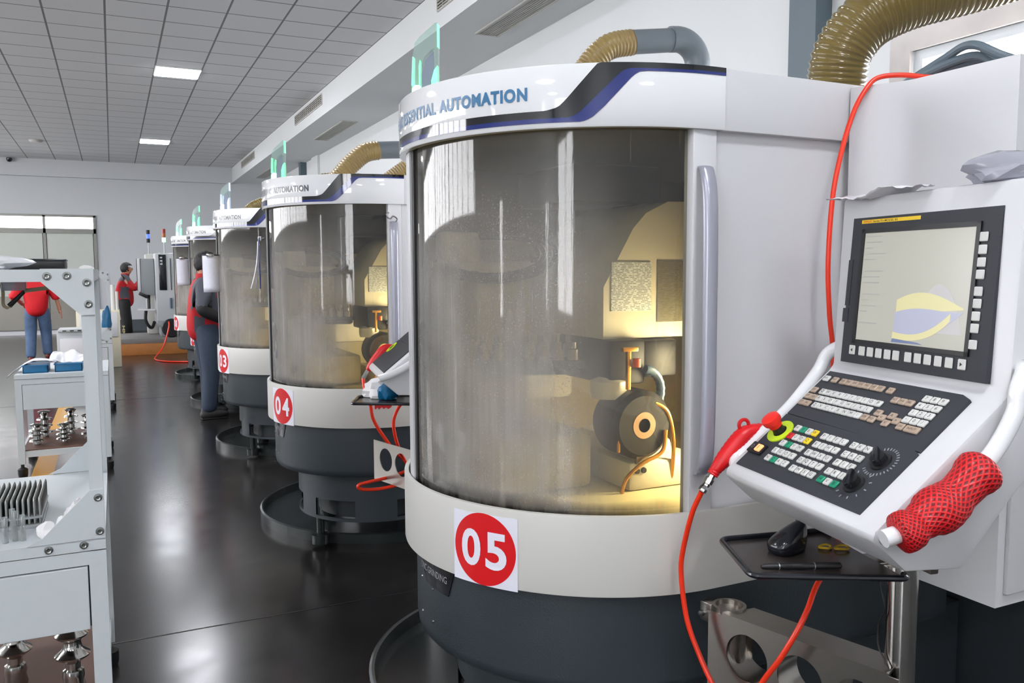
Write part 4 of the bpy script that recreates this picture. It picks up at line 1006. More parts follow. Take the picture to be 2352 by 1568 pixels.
wtag('marker_pen', (lambda a, b: MB().tube([a, a + (b - a) * .04, a + (b - a) * .3, a + (b - a) * .31, a + (b - a) * .65, a + (b - a) * .66, a + (b - a) * .98, b], [.0035, .006, .0068, .0062, .0062, .0072, .0068, .004], 14))(W3(.225, .345, .958), W3(.266, .188, .958)), 'rubber', 'black marker pen lying along the front edge of the mouse tray', 'pen')
pen = bpy.data.objects['marker_pen']; a, b = W3(.225, .345, .958), W3(.266, .188, .958)
MB().tube([a + (b - a) * .215, a + (b - a) * .225], .0071, 14).build('pale_ring', 'alu', pen); MB().tube([a + (b - a) * .655, a + (b - a) * .665], .0075, 14).build('pale_ring', 'alu', pen)
for k, (s_, n_, h_, lab) in enumerate(((.150, .140, .9545, 'yellow rubber ring lying flat on the tray, the one nearer the mouse'), (.168, .112, .956, 'yellow rubber ring lying flat on the tray, the one nearer the pole'))):
    c = W3(s_, n_, h_); pts = [c + Vector((.014 * math.cos(q) * (1.2 if k else 1), .011 * math.sin(q), .001 * math.sin(2 * q))) for q in [2 * PI * i / 28 for i in range(28)]]
    wtag('rubber_ring', MB().tube(pts, .0026, 8, closed=True), 'ringyel', lab, 'ring', 'yellow rubber rings')
# red netting sleeves on the handles
def netsleeve(pts, rad, label):
    P = spline(pts, 14); m = len(P); rs = []
    for i in range(m):
        f = i / (m - 1) * (len(rad) - 1); k = min(int(f), len(rad) - 2); t_ = f - k; t_ = t_ * t_ * (3 - 2 * t_); rs.append(rad[k] * (1 - t_) + rad[k + 1] * t_)
    mb = MB(); mb.tube(P, rs, 40, caps=True); o = mb.build('netting_sleeve', 'net')
    me = o.data; uv = me.uv_layers.new(name='uv'); n = 40
    for poly in me.polygons:
        for li in poly.loop_indices:
            vi = me.loops[li].vertex_index; a_, c_ = divmod(vi, n); uv.data[li].uv = ((c_ if not (c_ == 0 and any(me.loops[q].vertex_index % n == n - 1 for q in poly.loop_indices)) else n) / n, a_ / m * .9)
    return tag(o, label, 'sleeve')
netsleeve([W3(.50, .085, 1.205), W3(.502, .105, 1.192), W3(.502, .156, 1.151), W3(.502, .195, 1.131), W3(.502, .236, 1.110), W3(.50, .262, 1.10)],
          [.022, .036, .040, .039, .034, .033, .038, .041, .042, .040, .033, .030, .035, .036, .035, .024], 'red netting sleeve bunched on the right grab handle of the console')
# air gun hooked on the left handle with its hose
gp = lambda s, n, z: W3(s, n, z)
ag = empty('air_gun', tuple(gp(-.10, .24, 1.1)), 'red air blow gun hanging on the left console handle above the keypad edge', 'air gun')
P = spline([gp(-.10, .145, 1.165), gp(-.10, .185, 1.155), gp(-.102, .215, 1.125), gp(-.105, .25, 1.085), gp(-.108, .268, 1.06)], 8)
gb = MB().tube(P, [.013 + .009 * math.sin(PI * min(1, i / (len(P) - 1) * 1.15)) + (.0012 if i % 2 else 0) for i in range(len(P))], 16).build('grip', 'net', ag, w=True)
c = gp(-.10, .190, 1.178); pts = [c + CN * .013 * math.cos(q) + Vector((0, 0, .013 * math.sin(q))) for q in [2 * PI * i / 20 for i in range(20)]]
MB().tube(pts, .0045, 8, closed=True).build('hook_ring', 'red', ag, w=True)
MB().tube([gp(-.10, .15, 1.168), gp(-.09, .11, 1.172)], [.012, .006], 12).build('nozzle', 'red', ag, w=True)
MB().tube([gp(-.108, .268, 1.06), gp(-.109, .272, 1.052), gp(-.109, .273, 1.051), gp(-.11, .279, 1.04), gp(-.11, .28, 1.039), gp(-.111, .285, 1.032), gp(-.1115, .287, 1.029), gp(-.112, .293, 1.02)], [.009, .009, .012, .012, .009, .009, .011, .011], 8).build('quick_coupling', 'chrome', ag, w=True)
hp = [gp(-.112, .293, 1.02), gp(-.137, .305, .959), gp(-.170, .31, .86), gp(-.178, .31, .794), gp(-.165, .30, .686), gp(-.138, .28, .605), gp(-.09, .26, .535), gp(-.03, .24, .51), gp(.02, .23, .54), gp(.046, .22, .61), gp(.081, .2, .678), gp(.10, .17, .748), gp(.095, .14, .793), gp(.07, .10, .834), gp(.03, .02, .90), gp(-.10, -.10, 1.0), Vector((1.70, 1.60, 1.15)), Vector((1.712, 1.615, 1.322)), Vector((1.70, 1.62, 1.433)), Vector((1.69, 1.62, 1.57)), Vector((1.70, 1.62, 1.739)), Vector((1.729, 1.62, 1.863)), Vector((1.762, 1.618, 1.955)), Vector((1.79, 1.61, 2.01)), Vector((1.822, 1.60, 2.045)), Vector((1.87, 1.57, 2.052)), Vector((1.93, 1.53, 2.044)), Vector((2.0, 1.5, 2.039)), Vector((2.08, 1.49, 2.038))]
wtag('air_hose', MB().tube(spline(hp, 12), .0065, 12), 'hose', 'bright red air hose looping from the console gun up over the white cabinet', 'hose')
# cables on the cabinet top
for k, pts in enumerate(([(1.95, 1.62, 2.045), (2.0, 1.54, 2.10), (2.0, 1.465, 2.118), (2.02, 1.39, 2.075), (2.10, 1.34, 2.042)], [(1.94, 1.61, 2.043), (2.0, 1.53, 2.085), (2.02, 1.46, 2.092), (2.05, 1.42, 2.06), (2.12, 1.40, 2.042)], [(1.96, 1.63, 2.043), (2.03, 1.52, 2.08), (2.06, 1.45, 2.085), (2.1, 1.40, 2.05), (2.2, 1.38, 2.042)])):
    wtag('cable_loop', MB().tube(spline(pts, 10), .011, 10), 'column', ('tallest arching grey cable on top of the white cabinet', 'middle grey cable arching low over the white cabinet top', 'rear grey cable arching behind the others on the cabinet top')[k], 'cable', 'grey cables on the cabinet')
# torn film and crumpled plastic on the console top
def crumple(c, sz, seed, name, m, label, cat, n=5, amp=.5, flatz=1.0, group=None):
    rnd = random.Random(seed); bm = bmesh.new(); bmesh.ops.create_icosphere(bm, subdivisions=3, radius=1)
    dirs = [(Vector((rnd.uniform(-1, 1), rnd.uniform(-1, 1), rnd.uniform(-1, 1))).normalized(), rnd.uniform(-amp, amp), rnd.uniform(2, 7)) for _ in range(n * 3)]
    for v in bm.verts:
        d = v.co.normalized(); s_ = 1
        for q, a_, f_ in dirs: s_ += a_ * math.sin(f_ * d.dot(q) + a_ * 9) / n * .9
        s_ += rnd.uniform(-.07, .07)
        v.co = Vector((d.x * s_ * sz[0], d.y * s_ * sz[1], max(-.55, d.z * s_) * sz[2]))
    for v in bm.verts: v.co.z += .55 * sz[2]
    o = MB().bm(bm).build(name, m, smooth=True, ang=28); o.location = c
    return tag(o, label, cat, group)
q = W3(.385, -.07, 1.713); o = crumple((q.x, q.y, q.z), (.05, .10, .030), 5, 'crumpled_film', 'film', 'crumpled clear plastic film lying on the console top at the right', 'plastic film'); 
rnd = random.Random(11); nu, nv = 22, 6; vs = []; fs = []
for i in range(nu + 1):
    for j in range(nv + 1):
        u = i / nu; v = j / nv; s_ = -.06 + .30 * u; wdt = .075 * math.sin(PI * min(1, u * .86 + .04)) ** .7
        vs.append(W3(s_, .008 - wdt * (1 - v) - .004 * rnd.random(), 1.716 + .010 * math.sin(u * 9 + v * 2) * math.sin(PI * u) + .006 * rnd.random() - .006 * (1 - u)))
for i in range(nu):
    for j in range(nv): k = i * (nv + 1) + j; fs.append((k, k + 1, k + nv + 2, k + nv + 1))
fl = MB().add(vs, fs); wtag('torn_film', fl, 'bagplastic', 'torn strip of grey plastic film along the console top above the screen', 'plastic film')
m_ = bpy.data.objects['torn_film'].modifiers.new('s', 'SOLIDIFY'); m_.thickness = .0006

# ------------------------------------------------------------------ extraction hoses and ducts
t = empty('extraction_hose', (2.0, 1.88, 2.03), 'thick brown ribbed extraction hose rising from the roof behind the header, top right', 'hose')
ribbed([(1.99, 1.90, 2.04), (1.985, 1.89, 2.12), (1.99, 1.87, 2.20), (2.04, 1.83, 2.28), (2.14, 1.77, 2.335), (2.28, 1.68, 2.375), (2.42, 1.58, 2.42), (2.6, 1.46, 2.50)], .083, .017, .045, n=40).build('ribbed_hose', 'hosebrown', t, w=True, ang=60)
MB().lathe([(.09, 2.03), (.09, 2.055), (.08, 2.055), (.08, 2.03)], (1.99, 1.90, 0), 36).build('hose_collar', 'grind', t, w=True)
def duct(dx, dy, label, full=True):
    t = empty('exhaust_duct', (1.77 + dx, 2.7 + dy, 2.03), label, 'duct', 'exhaust ducts on the machine roofs')
    D = Vector((dx, dy, 0))
    ribbed([Vector(p) + D for p in ((1.52, 2.80, 2.03), (1.56, 2.78, 2.16), (1.62, 2.75, 2.29), (1.69, 2.71, 2.37), (1.785, 2.69, 2.395))], .046, .014, .05, n=28).build('ribbed_hose', 'hosetan', t, w=True, ang=60)
    MB().tube([Vector(p) + D for p in ((1.78, 2.69, 2.395), (1.99, 2.66, 2.42))], .044, 24).build('pipe', 'greyplastic', t, w=True)
    arc = [Vector((1.97 + .09 * math.sin(q), 2.662 - .01 * math.sin(q), 2.33 + .09 * math.cos(q))) + D for q in [PI / 2 * i / 10 for i in range(11)]]
    el = MB().tube([arc[0] - Vector((.03, -.004, .003))] + arc + [arc[-1] - Vector((0, 0, .05))], .048, 24).build('elbow', 'greyplastic', t, w=True)
    MB().tube([arc[-1] - Vector((0, 0, .04)), Vector((2.06, 2.652, 2.02)) + D], .044, 24).build('down_pipe', 'alu' if full else 'greyplastic', t, w=True)
duct(0, 0, 'tan ribbed hose and grey elbow duct on the roof of machine 05')
def duct2(pts, pipe, r, label, m):
    t = empty('exhaust_duct', pts[0], label, 'duct', 'exhaust ducts on the machine roofs')
    ribbed(pts, r, .016, .05, n=26).build('ribbed_hose', m, t, w=True, ang=60)
    a, b = Vector(pts[-1]), Vector(pipe); d = (b - a).normalized(); MB().tube([a - d * .01, b], r * .93, 22).build('pipe', 'greyplastic', t, w=True)
    R_ = r * 1.8; arc = [b + d * R_ * math.sin(q) - Vector((0, 0, R_ * (1 - math.cos(q)))) for q in [PI / 2 * i / 10 for i in range(11)]]
    MB().tube([b - d * .03] + arc + [arc[-1] - Vector((0, 0, .03))], r * 1.02, 22).build('elbow', 'greyplastic', t, w=True)
    e = arc[-1]; MB().tube([e - Vector((0, 0, .02)), Vector((e.x, e.y, 2.025))], r * .92, 22).build('down_pipe', 'greyplastic', t, w=True)
duct2([(1.17, 4.96, 2.03), (1.225, 4.93, 2.094), (1.30, 4.91, 2.18), (1.38, 4.9, 2.245), (1.46, 4.9, 2.265)], (1.80, 4.88, 2.29), .055, 'tan ribbed hose with grey pipe on the roof of machine 04, the higher arch', 'hosetan')
duct2([(1.16, 5.6, 2.03), (1.21, 5.6, 2.09), (1.28, 5.6, 2.135), (1.36, 5.6, 2.145)], (1.52, 5.6, 2.15), .055, 'low brown hose with grey elbow behind the higher arch on machine 04', 'hosebrown')
duct2([(1.10, 8.0, 2.03), (1.18, 8.0, 2.12), (1.28, 8.0, 2.17), (1.36, 8.0, 2.18)], (1.7, 8.0, 2.19), .055, 'brown hose just showing above the header of machine 03', 'hosebrown')
t = empty('extraction_hose', (1.75, 4.45, 2.03), 'tan ribbed hose slanting up beside the header edge of machine 05', 'hose')
ribbed([(1.40, 4.55, 2.03), (1.52, 4.5, 2.12), (1.66, 4.44, 2.22), (1.82, 4.4, 2.30)], .055, .014, .05, n=28).build('ribbed_hose', 'hosetan', t, w=True, ang=60)

# ------------------------------------------------------------------ tool carts at the left
def bolt(parent, p, r=.009):
    o = MB().lathe([(0, -.003), (r * .45, -.003), (r * .5, -.007), (r * .85, -.008), (r, -.005), (r * 1.05, -.002), (r * 1.5, -.0015), (r * 1.55, 0)], p, 18, Rx(-PI / 2)).build('bolt', 'zinc', parent, w=True)
    return o
def cart(x0, x1, y0, y1, label, upper=True, short=False):
    t = empty('tool_cart', (x0, y0, 0), label, 'cart', 'grey tool carts along the aisle'); L = .046
    def B(mb, n, m='cart', **k): return mb.build(n, m, t, w=True, smooth=False, **k)
    for xx in (x0, x1 - L):
        for yy in (y0, y1 - L):
            lg = B(MB().boxx(xx, xx + L, yy, yy + L, .10, .745), 'leg')
            MB().lathe([(0, .0), (.03, .0), (.035, .02), (.035, .06), (.012, .075), (.012, .10), (0, .10)], (xx + L / 2, yy + L / 2, 0), 14).build('caster', 'black', lg, w=True)
    B(MB().boxx(x0 + .002, x1 - .002, y0 + .003, y1 - .003, .705, .745), 'top_frame')
    B(MB().boxx(x0 + L + .004, x1 - L - .004, y0 - .002, y0 + .03, .515, .701, .002), 'drawer_front')
    B(MB().boxx(x0 + L, x1 - L, y0 + .012, y0 + .03, .52, .705), 'drawer_gap', 'drumdark')
    B(MB().boxx(x0 + L, x1 - L, y1 - .03, y1 - .012, .515, .706), 'back_panel')
    B(MB().boxx(x0, x1, y0, y1, .748, .780), 'bench_top')
    B(MB().boxx(x0 + .01, x1 - .01, y0 + .01, y1 - .01, .15, .195), 'shelf_frame'); B(MB().boxx(x0 + .03, x1 - .03, y0 + .03, y1 - .03, .195, .203), 'shelf_board', 'board')
    if upper:
        q = .036; zt = 1.557
        for xx in (x0, x1 - q):
            for yy in (y0, y1 - q): B(MB().boxx(xx, xx + q, yy, yy + q, .78, zt), 'post')
        for yy in (y0, y1 - q):
            B(MB().boxx(x0 + q, x1 - q, yy + .003, yy + q, zt - .034, zt), 'top_beam')
        for xx in (x0, x1 - q): B(MB().boxx(xx + .003, xx + q, y0 + q, y1 - q, zt - .034, zt), 'side_beam')
        B(MB().boxx(x0 + q, x1 - q, y0 + q, y1 - q, zt - .012, zt - .004), 'upper_shelf')
        for yy, sg in ((y0, -1), (y1 - q, 1)):
            for xx, sx in ((x1, -1), (x0, 1)):
                fn = lambda p, l: (xx + sx * p[0], l, p[1]); ya = yy - .005 if sg < 0 else yy + q; 
                g1 = B(MB().prism([(0, zt + .002), (.132, zt + .002), (.132, zt - .034), (.036, 1.428), (0, 1.428)], fn, ya, ya + .005), 'gusset_plate')
                g2 = B(MB().prism([(0, .782), (.20, .782), (.16, .80), (.036, .925), (0, .925)], fn, ya, ya + .005), 'gusset_plate')
                if sg < 0:
                    for px, pz in ((.116, 1.538), (.067, 1.539), (.018, 1.520), (.016, 1.459)): bolt(g1, (xx + sx * px, ya, pz), .0075)
                    for px, pz in ((.015, .902), (.014, .803)): bolt(g2, (xx + sx * px, ya, pz), .0075)
        if sg:
            for px, pz in ((.057, .766), (.146, .764)): bolt(t.children[0], (x1 - px, y0, pz), .0075)
    return t
c1 = cart(-.70, -.048, 2.648, 3.58, 'nearest grey tool cart with bolted gusset frame at the left edge')
c2 = cart(-.695, -.06, 7.2, 8.1, 'grey tool cart with blue bins, seen through the frame of the nearest cart', upper=False)
# corner frame uprights on the second cart
c3 = cart(-.30, -.03, 10.4, 11.3, 'grey framed cart partly hidden behind the post of the nearest cart')
def spool(x, y, z, hs, rad, label, grp):
    # grinding wheel arbor: flanged stack turned from steel
    prof = [(0, 0), (rad * .5, 0), (rad * .5, hs * .1)]
    for f in (.18, .42, .66):
        prof += [(rad * .45, hs * f - .004), (rad, hs * f), (rad * .92, hs * (f + .045)), (rad * .5, hs * (f + .075))]
    prof += [(rad * .42, hs * .8), (rad * .8, hs * .93), (rad * .8, hs * .96), (rad * .3, hs), (0, hs)]
    o = MB().lathe(prof, (0, 0, 0), 28).build('wheel_arbor', 'chrome'); o.location = (x, y, z)
    return tag(o, label, 'wheel arbor', grp)
ga = 'flanged steel arbors on the cart shelves'
for x, y, h, r, lab in ((-.585, 7.42, .17, .055, 'leftmost flanged steel arbor at the front of the far cart shelf'), (-.40, 7.46, .15, .055, 'flanged steel arbor in the middle front of the far cart shelf'),
                        (-.55, 7.75, .22, .06, 'taller steel arbor standing behind the leftmost one on the far shelf'), (-.36, 7.8, .22, .055, 'cone-topped steel arbor at the back middle of the far cart shelf'), (-.23, 7.55, .2, .055, 'steel arbor at the right of the far shelf, half hidden by the post')):
    spool(x, y, .203, h, r, lab, ga)
def cone_holder(x, y, z, label):
    prof = [(0, 0), (.034, 0), (.042, .035), (.018, .05)]
    o = MB().lathe([(0, 0), (.03, 0), (.036, .02), (.03, .045), (.034, .06), (.030, .08), (.022, .085), (.022, .105), (.050, .125), (.052, .131), (.030, .150), (.026, .165), (.026, .175), (.047, .192), (.049, .198), (.030, .216), (.02, .225), (0, .225)], (0, 0, 0), 36).build('tool_holder', 'chrome'); o.location = (x, y, z)
    return tag(o, label, 'tool holder', 'steel tool holders on the near cart shelf')
cone_holder(-.163, 2.93, .203, 'stacked conical steel tool holder under the near cart drawer at the bottom left')
o = cone_holder(-.335, 3.05, .203, 'steel tool holder half hidden under the drawer, left of the conical one')
# blue bins and sheets on the far cart
def bin_(x, y, w, d, h, label):
    t = empty('parts_bin', (x, y, .78), label, 'bin', 'blue parts bins on the far cart')
    mb = MB(); a = .008
    for (x0, x1, y0, y1) in ((-w / 2, w / 2, -d / 2, -d / 2 + a), (-w / 2, w / 2, d / 2 - a, d / 2), (-w / 2, -w / 2 + a, -d / 2, d / 2), (w / 2 - a, w / 2, -d / 2, d / 2)): mb.boxx(x0, x1, y0, y1, 0, h, .002)
    mb.build('walls', 'bin', t); MB().boxx(-w / 2, w / 2, -d / 2, d / 2, 0, .006).build('base', 'bin', t); MB().boxx(-w / 2 - .006, w / 2 + .006, -d / 2 - .006, d / 2 + .006, h - .008, h - .002).boxx(-w / 2 + .01, w / 2 - .01, -d / 2 + .01, d / 2 - .01, h - .02, h - .003).build('rim', 'bin', t)
bin_(-.56, 7.42, .17, .26, .062, 'left blue plastic bin on top of the far cart'); bin_(-.335, 7.42, .19, .26, .065, 'right blue plastic bin on top of the far cart')
def cloth(name, m, label, cat, fnc, nu=24, nv=10, th=.0008, group=None):
    vs = [fnc(i / nu, j / nv) for i in range(nu + 1) for j in range(nv + 1)]; fs = []
    for i in range(nu):
        for j in range(nv): k = i * (nv + 1) + j; fs.append((k, k + 1, k + nv + 2, k + nv + 1))
    o = MB().add(vs, fs).build(name, m); s_ = o.modifiers.new('s', 'SOLIDIFY'); s_.thickness = th
    return tag(o, label, cat, group)
cloth('paper_sheet', 'paper', 'white paper sheet draped over the blue bins, its end curling off the cart', 'paper', lambda u, v: (-.42 - .34 * u, 7.42 + .16 * (v - .5), .855 + .02 * math.sin(u * 3) - .11 * max(0, u - .45) ** 1.3 * 2.2 + .004 * math.sin(9 * u + 5 * v)))
cloth('plastic_bag', 'bagplastic', 'crinkled clear plastic sheet heaped over the right blue bin', 'plastic sheet', lambda u, v: (-.475 + .25 * u + .02 * v, 7.38 + .2 * v, .848 + .075 * (v * (1 - .35 * u)) + .012 * math.sin(7 * u + 4 * v) + .01 * math.sin(13 * u)))
# things on the near cart: rods, tubes, tissue, bag, black bin
rod = MB().lathe([(0, 0), (.0042, 0), (.0042, .070), (.0028, .077), (0, .081)], (0, 0, 0), 8).build('carbide_rod', ['zinc'])
rk = empty('rod_rack', (-.32, 2.95, .78), 'grey rack block holding rows of upright carbide rods on the near cart', 'rack')
MB().boxx(-.135, .10, -.11, .16, 0, .012, .002).build('base', 'fardark', rk); MB().boxx(-.135, .10, -.11, .16, .03, .036, .001).build('holed_plate', 'fardark', rk)
first = True; RX = .0135
for i in range(16):
    for j in range(16):
        o = rod if first else rod.copy()
        if not first: COL.objects.link(o)
        first = False; o.location = (-.445 + i * .0146, 2.852 + j * .0162, .793)
        tag(o, 'upright carbide rod standing in the rack on the near cart', 'rod', 'upright carbide rods in the rack')
for k, (x, y) in enumerate(((-.305, 2.72), (-.282, 2.73), (-.262, 2.725), (-.29, 2.76))):
    t = empty('tool_tube', (x, y, .78), ('leftmost clear tube holding a drill at the front of the near cart', 'second clear tube holding a drill on the near cart', 'rightmost clear tube holding a drill on the near cart', 'clear tube holding a drill standing behind the front three')[k], 'tube', 'clear drill tubes')
    h = .075 + .012 * (k % 2); MB().lathe([(0, 0), (.008, 0), (.008, h), (0, h)], (0, 0, 0), 14).build('sleeve', 'tube', t)
    MB().lathe([(0, .004), (.0045, .004), (.0045, h * .55), (.003, h * .56), (.0035, h * .9), (0, h * .97)], (0, 0, 0), 10).build('drill', 'chrome', t)
for k, (x, y, z, s, sd) in enumerate(((-.195, 2.735, .78, .030, 3), (-.15, 2.76, .78, .028, 8), (-.128, 2.82, .78, .034, 12))):
    crumple((x, y, z), (s, s * .9, s * (.8 + .35 * k)), sd, 'crumpled_tissue', 'tissue', ('crumpled white tissue left of the gusset on the near cart', 'crumpled white tissue tucked behind the gusset of the near cart', 'taller crumpled white tissue behind the gusset, nearest the post')[k], 'tissue', amp=.7, group='crumpled tissues on the near cart')
o = crumple((-.33, 2.74, 1.553), (.095, .07, .026), 21, 'plastic_bag', 'bagplastic', 'crumpled white plastic bag on the top shelf of the near cart', 'bag', amp=.6)
t = empty('black_bin', (-.2, 3.4, 1.553), 'black plastic bin with rounded corners on the near cart top shelf', 'bin')
MB().box((-.265, 3.42, 1.575), (.235, .14, .042), .012).build('body', 'black', t, w=True); MB().box((-.265, 3.42, 1.592), (.24, .145, .008), .003).build('rim', 'blackg', t, w=True)
crumple((-.085, 3.45, 1.553), (.028, .03, .012), 31, 'crumpled_tissue', 'tissue', 'small crumpled white tissue beside the black bin on the top shelf', 'tissue', amp=.6)
t = empty('holding_strap', (-.24, 2.9, 1.52), 'beige strap with black grip hanging under the near cart top beam', 'strap')
def ribbon(pts, wd, th, nrm=(0, 1, 0)):
    mb = MB(); P = spline(pts, 6); vs = []; fs = []; n = len(P); nr = Vector(nrm)
    for i, p in enumerate(P):
        tn = (P[min(i + 1, n - 1)] - P[max(0, i - 1)]).normalized(); b = tn.cross(nr).normalized()
        vs += [p + b * wd / 2 + nr * th, p - b * wd / 2 + nr * th, p - b * wd / 2 - nr * th, p + b * wd / 2 - nr * th]
    for i in range(n - 1):
        for k in range(4): fs.append((4 * i + k, 4 * i + (k + 1) % 4, 4 * i + 4 + (k + 1) % 4, 4 * i + 4 + k))
    fs += [(0, 1, 2, 3), (4 * n - 1, 4 * n - 2, 4 * n - 3, 4 * n - 4)]
    return mb.add(vs, fs)
beige = mat('beige_webbing', (150, 138, 112), .6)
ribbon([(-.10, 2.92, 1.512), (-.17, 2.9, 1.503), (-.24, 2.9, 1.494)], .012, .006).build('band', beige, t, w=True)
ribbon([(-.30, 2.9, 1.515), (-.296, 2.9, 1.49), (-.297, 2.9, 1.455), (-.288, 2.9, 1.444), (-.278, 2.9, 1.45)], .008, .006).build('hook_band', beige, t, w=True)
MB().tube([(-.238, 2.9, 1.495), (-.282, 2.9, 1.449)], [.005, .0075], 12).build('grip', 'rubber', t, w=True)
MB().boxx(-.30, -.235, 2.88, 2.92, 1.495, 1.523, .004).build('clear_clip', 'film', t, w=True)

# ------------------------------------------------------------------ things farther down the hall
t = empty('supply_cabinet', (-.3, 15.0, 0), 'narrow cream cabinet with white tubes beyond the nearest cart post', 'cabinet')
MB().boxx(-.55, .085, 15, 15.5, 0, .93, .01).build('body', 'cream', t, w=True); MB().boxx(-.50, .05, 14.985, 15.0, .5, .9, .004).build('door', 'white', t, w=True)
MB().tube([(-.005, 15.1, .93), (-.005, 15.1, 1.34)], .035, 14).build('white_tube', 'ivory', t, w=True)
MB().tube([(.052, 15.05, .93), (.052, 15.05, 1.23)], .022, 12).build('white_tube', 'ivory', t, w=True)
t = empty('equipment_cabinet', (-.6, 14.0, 0), 'small pale grey equipment cabinet beside the person in red', 'cabinet')
MB().boxx(-.78, -.25, 14, 14.5, .05, .66, .01).build('body', 'fargrey', t, w=True); MB().boxx(-.74, -.29, 13.985, 14.0, .1, .56, .004).build('door', 'white', t, w=True)
MB().boxx(-.76, -.27, 13.98, 14.52, .66, .70, .006).build('lid', 'fargrey', t, w=True)
for x in (-.7, -.6, -.5, -.4): MB().boxx(x, x + .05, 13.975, 13.98, .672, .688).build('latch', 'black', t, w=True)
o = crumple((-.115, 10.36, 1.557 - .22), (.05, .03, .16), 41, 'blue_cloth', 'bin', 'blue cloth hanging on the cart frame right of the nearest cart post', 'cloth', amp=.4)
o.location = (-.085, 10.375, .93)
t = empty('work_platform', (.0, 16.9, 0), 'low timber platform with grey deck at the far wall', 'platform')
MB().boxx(-.15, 2.9, 16.95, 17.05, 0, .21, .006).build('front_beam', 'wood', t, w=True); MB().boxx(-.15, 2.9, 17.0, 18.7, .21, .30, .006).build('deck', 'greytop', t, w=True)
MB().boxx(-.15, 2.9, 18.6, 18.7, 0, .21).build('rear_beam', 'wood', t, w=True)
t = empty('machining_center', (.9, 17.4, .3), 'large grey machining centre with dark windows at the far end', 'machine')
MB().boxx(.80, 2.6, 17.3, 18.6, .30, .55, .02).build('base', 'fardark', t, w=True)
MB().boxx(.74, 2.5, 17.2, 18.6, .55, 1.90, .02).build('body', 'fargrey', t, w=True)
MB().boxx(.60, .80, 18.2, 18.6, .30, 1.90, .02).build('rear_body', 'ivory', t, w=True)
MB().boxx(.80, .93, 17.18, 17.2, 1.20, 1.87, .004).build('dark_window', 'blackg', t, w=True)
for i in range(3): MB().boxx(.825, .865, 17.172, 17.18, 1.80 - .06 * i, 1.825 - .06 * i).build('indicator', 'white', t, w=True)
MB().boxx(1.0, 1.012, 17.18, 17.2, 1.2, 1.8).build('door_edge', 'drumdark', t, w=True)
MB().boxx(1.06, 1.16, 17.17, 17.2, 1.46, 1.70, .004).build('side_window', 'blackg', t, w=True)
MB().boxx(1.06, 1.16, 17.17, 17.2, 1.06, 1.18, .004).build('warning_plate', 'board', t, w=True)
MB().boxx(.74, 1.3, 17.18, 17.22, .50, .62, .01).build('apron', 'fardark', t, w=True)
MB().tube([(.99, 17.17, .85), (.99, 17.17, 1.05)], .02, 10).build('spray_bottle', 'bluelight' if False else 'bluehose', t, w=True)
MB().lathe([(0, -.03), (.16, -.03), (.18, 0), (.16, .03), (0, .03)], (.98, 17.1, .48), 24, Rx(PI / 2)).build('hand_wheel', 'black', t, w=True)
t = empty('pendant_panel', (.5, 17.8, .3), 'grey and white hanging control pendant the far person reaches into', 'control pendant')
MB().boxx(.49, .735, 17.55, 18.0, 1.10, 1.80, .01).build('housing', 'fardark', t, w=True); MB().boxx(.435, .487, 17.53, 18.02, 1.18, 1.80, .008).build('white_front', 'white', t, w=True)
MB().boxx(.43, .436, 17.55, 18.0, 1.18, 1.80).build('door_edge', 'black', t, w=True)
MB().box((.52, 17.55, 1.10), (.16, .3, .06), .01, Ry(.5)).build('keypad', 'black', t, w=True)
MB().boxx(.42, .735, 17.5, 17.9, .80, .83, .005).build('shelf', 'white', t, w=True)
MB().tube(spline([(.56, 17.6, .80), (.55, 17.6, .62), (.60, 17.6, .50), (.66, 17.6, .47), (.70, 17.5, .58)], 8), .03, 12).build('loop_cable', 'rubber', t, w=True)
MB().tube([(.62, 17.7, .83), (.62, 17.7, 1.10)], .03, 12).build('support', 'drumdark', t, w=True)
def stack_light(x, y, z0, z1, cols, label):
    t = empty('stack_light', (x, y, z0), label, 'signal light', 'stack lights at the far end'); MB().tube([(0, 0, 0), (0, 0, z1 - z0)], .01, 8).build('mast', 'alu' if len(cols) > 1 else 'black', t)
    for k, c in enumerate(cols): MB().lathe([(0, 0), (.034, 0), (.034, .082), (0, .082)], (0, 0, z1 - z0 + k * .085), 14).build('lens', c, t)
stack_light(.68, 18.4, 1.9, 2.13, ['rubber', 'bluelight', 'rubber'], 'slim black signal tower with a blue light')
stack_light(.93, 17.6, 1.9, 2.12, ['greenlens', 'amberlens', 'redlens'], 'red, amber and green signal tower with the green lens lit')
wtag('air_line', MB().tube(spline([(.93, 17.13, .62), (.92, 16.9, .5), (.80, 16.6, .18), (.66, 16.3, .03), (.62, 15.9, .014), (.72, 15.5, .014), (.95, 15.25, .014), (1.3, 15.1, .014)], 10), .014, 10), 'hose', 'red air line curving down to the floor by machine 01', 'hose')

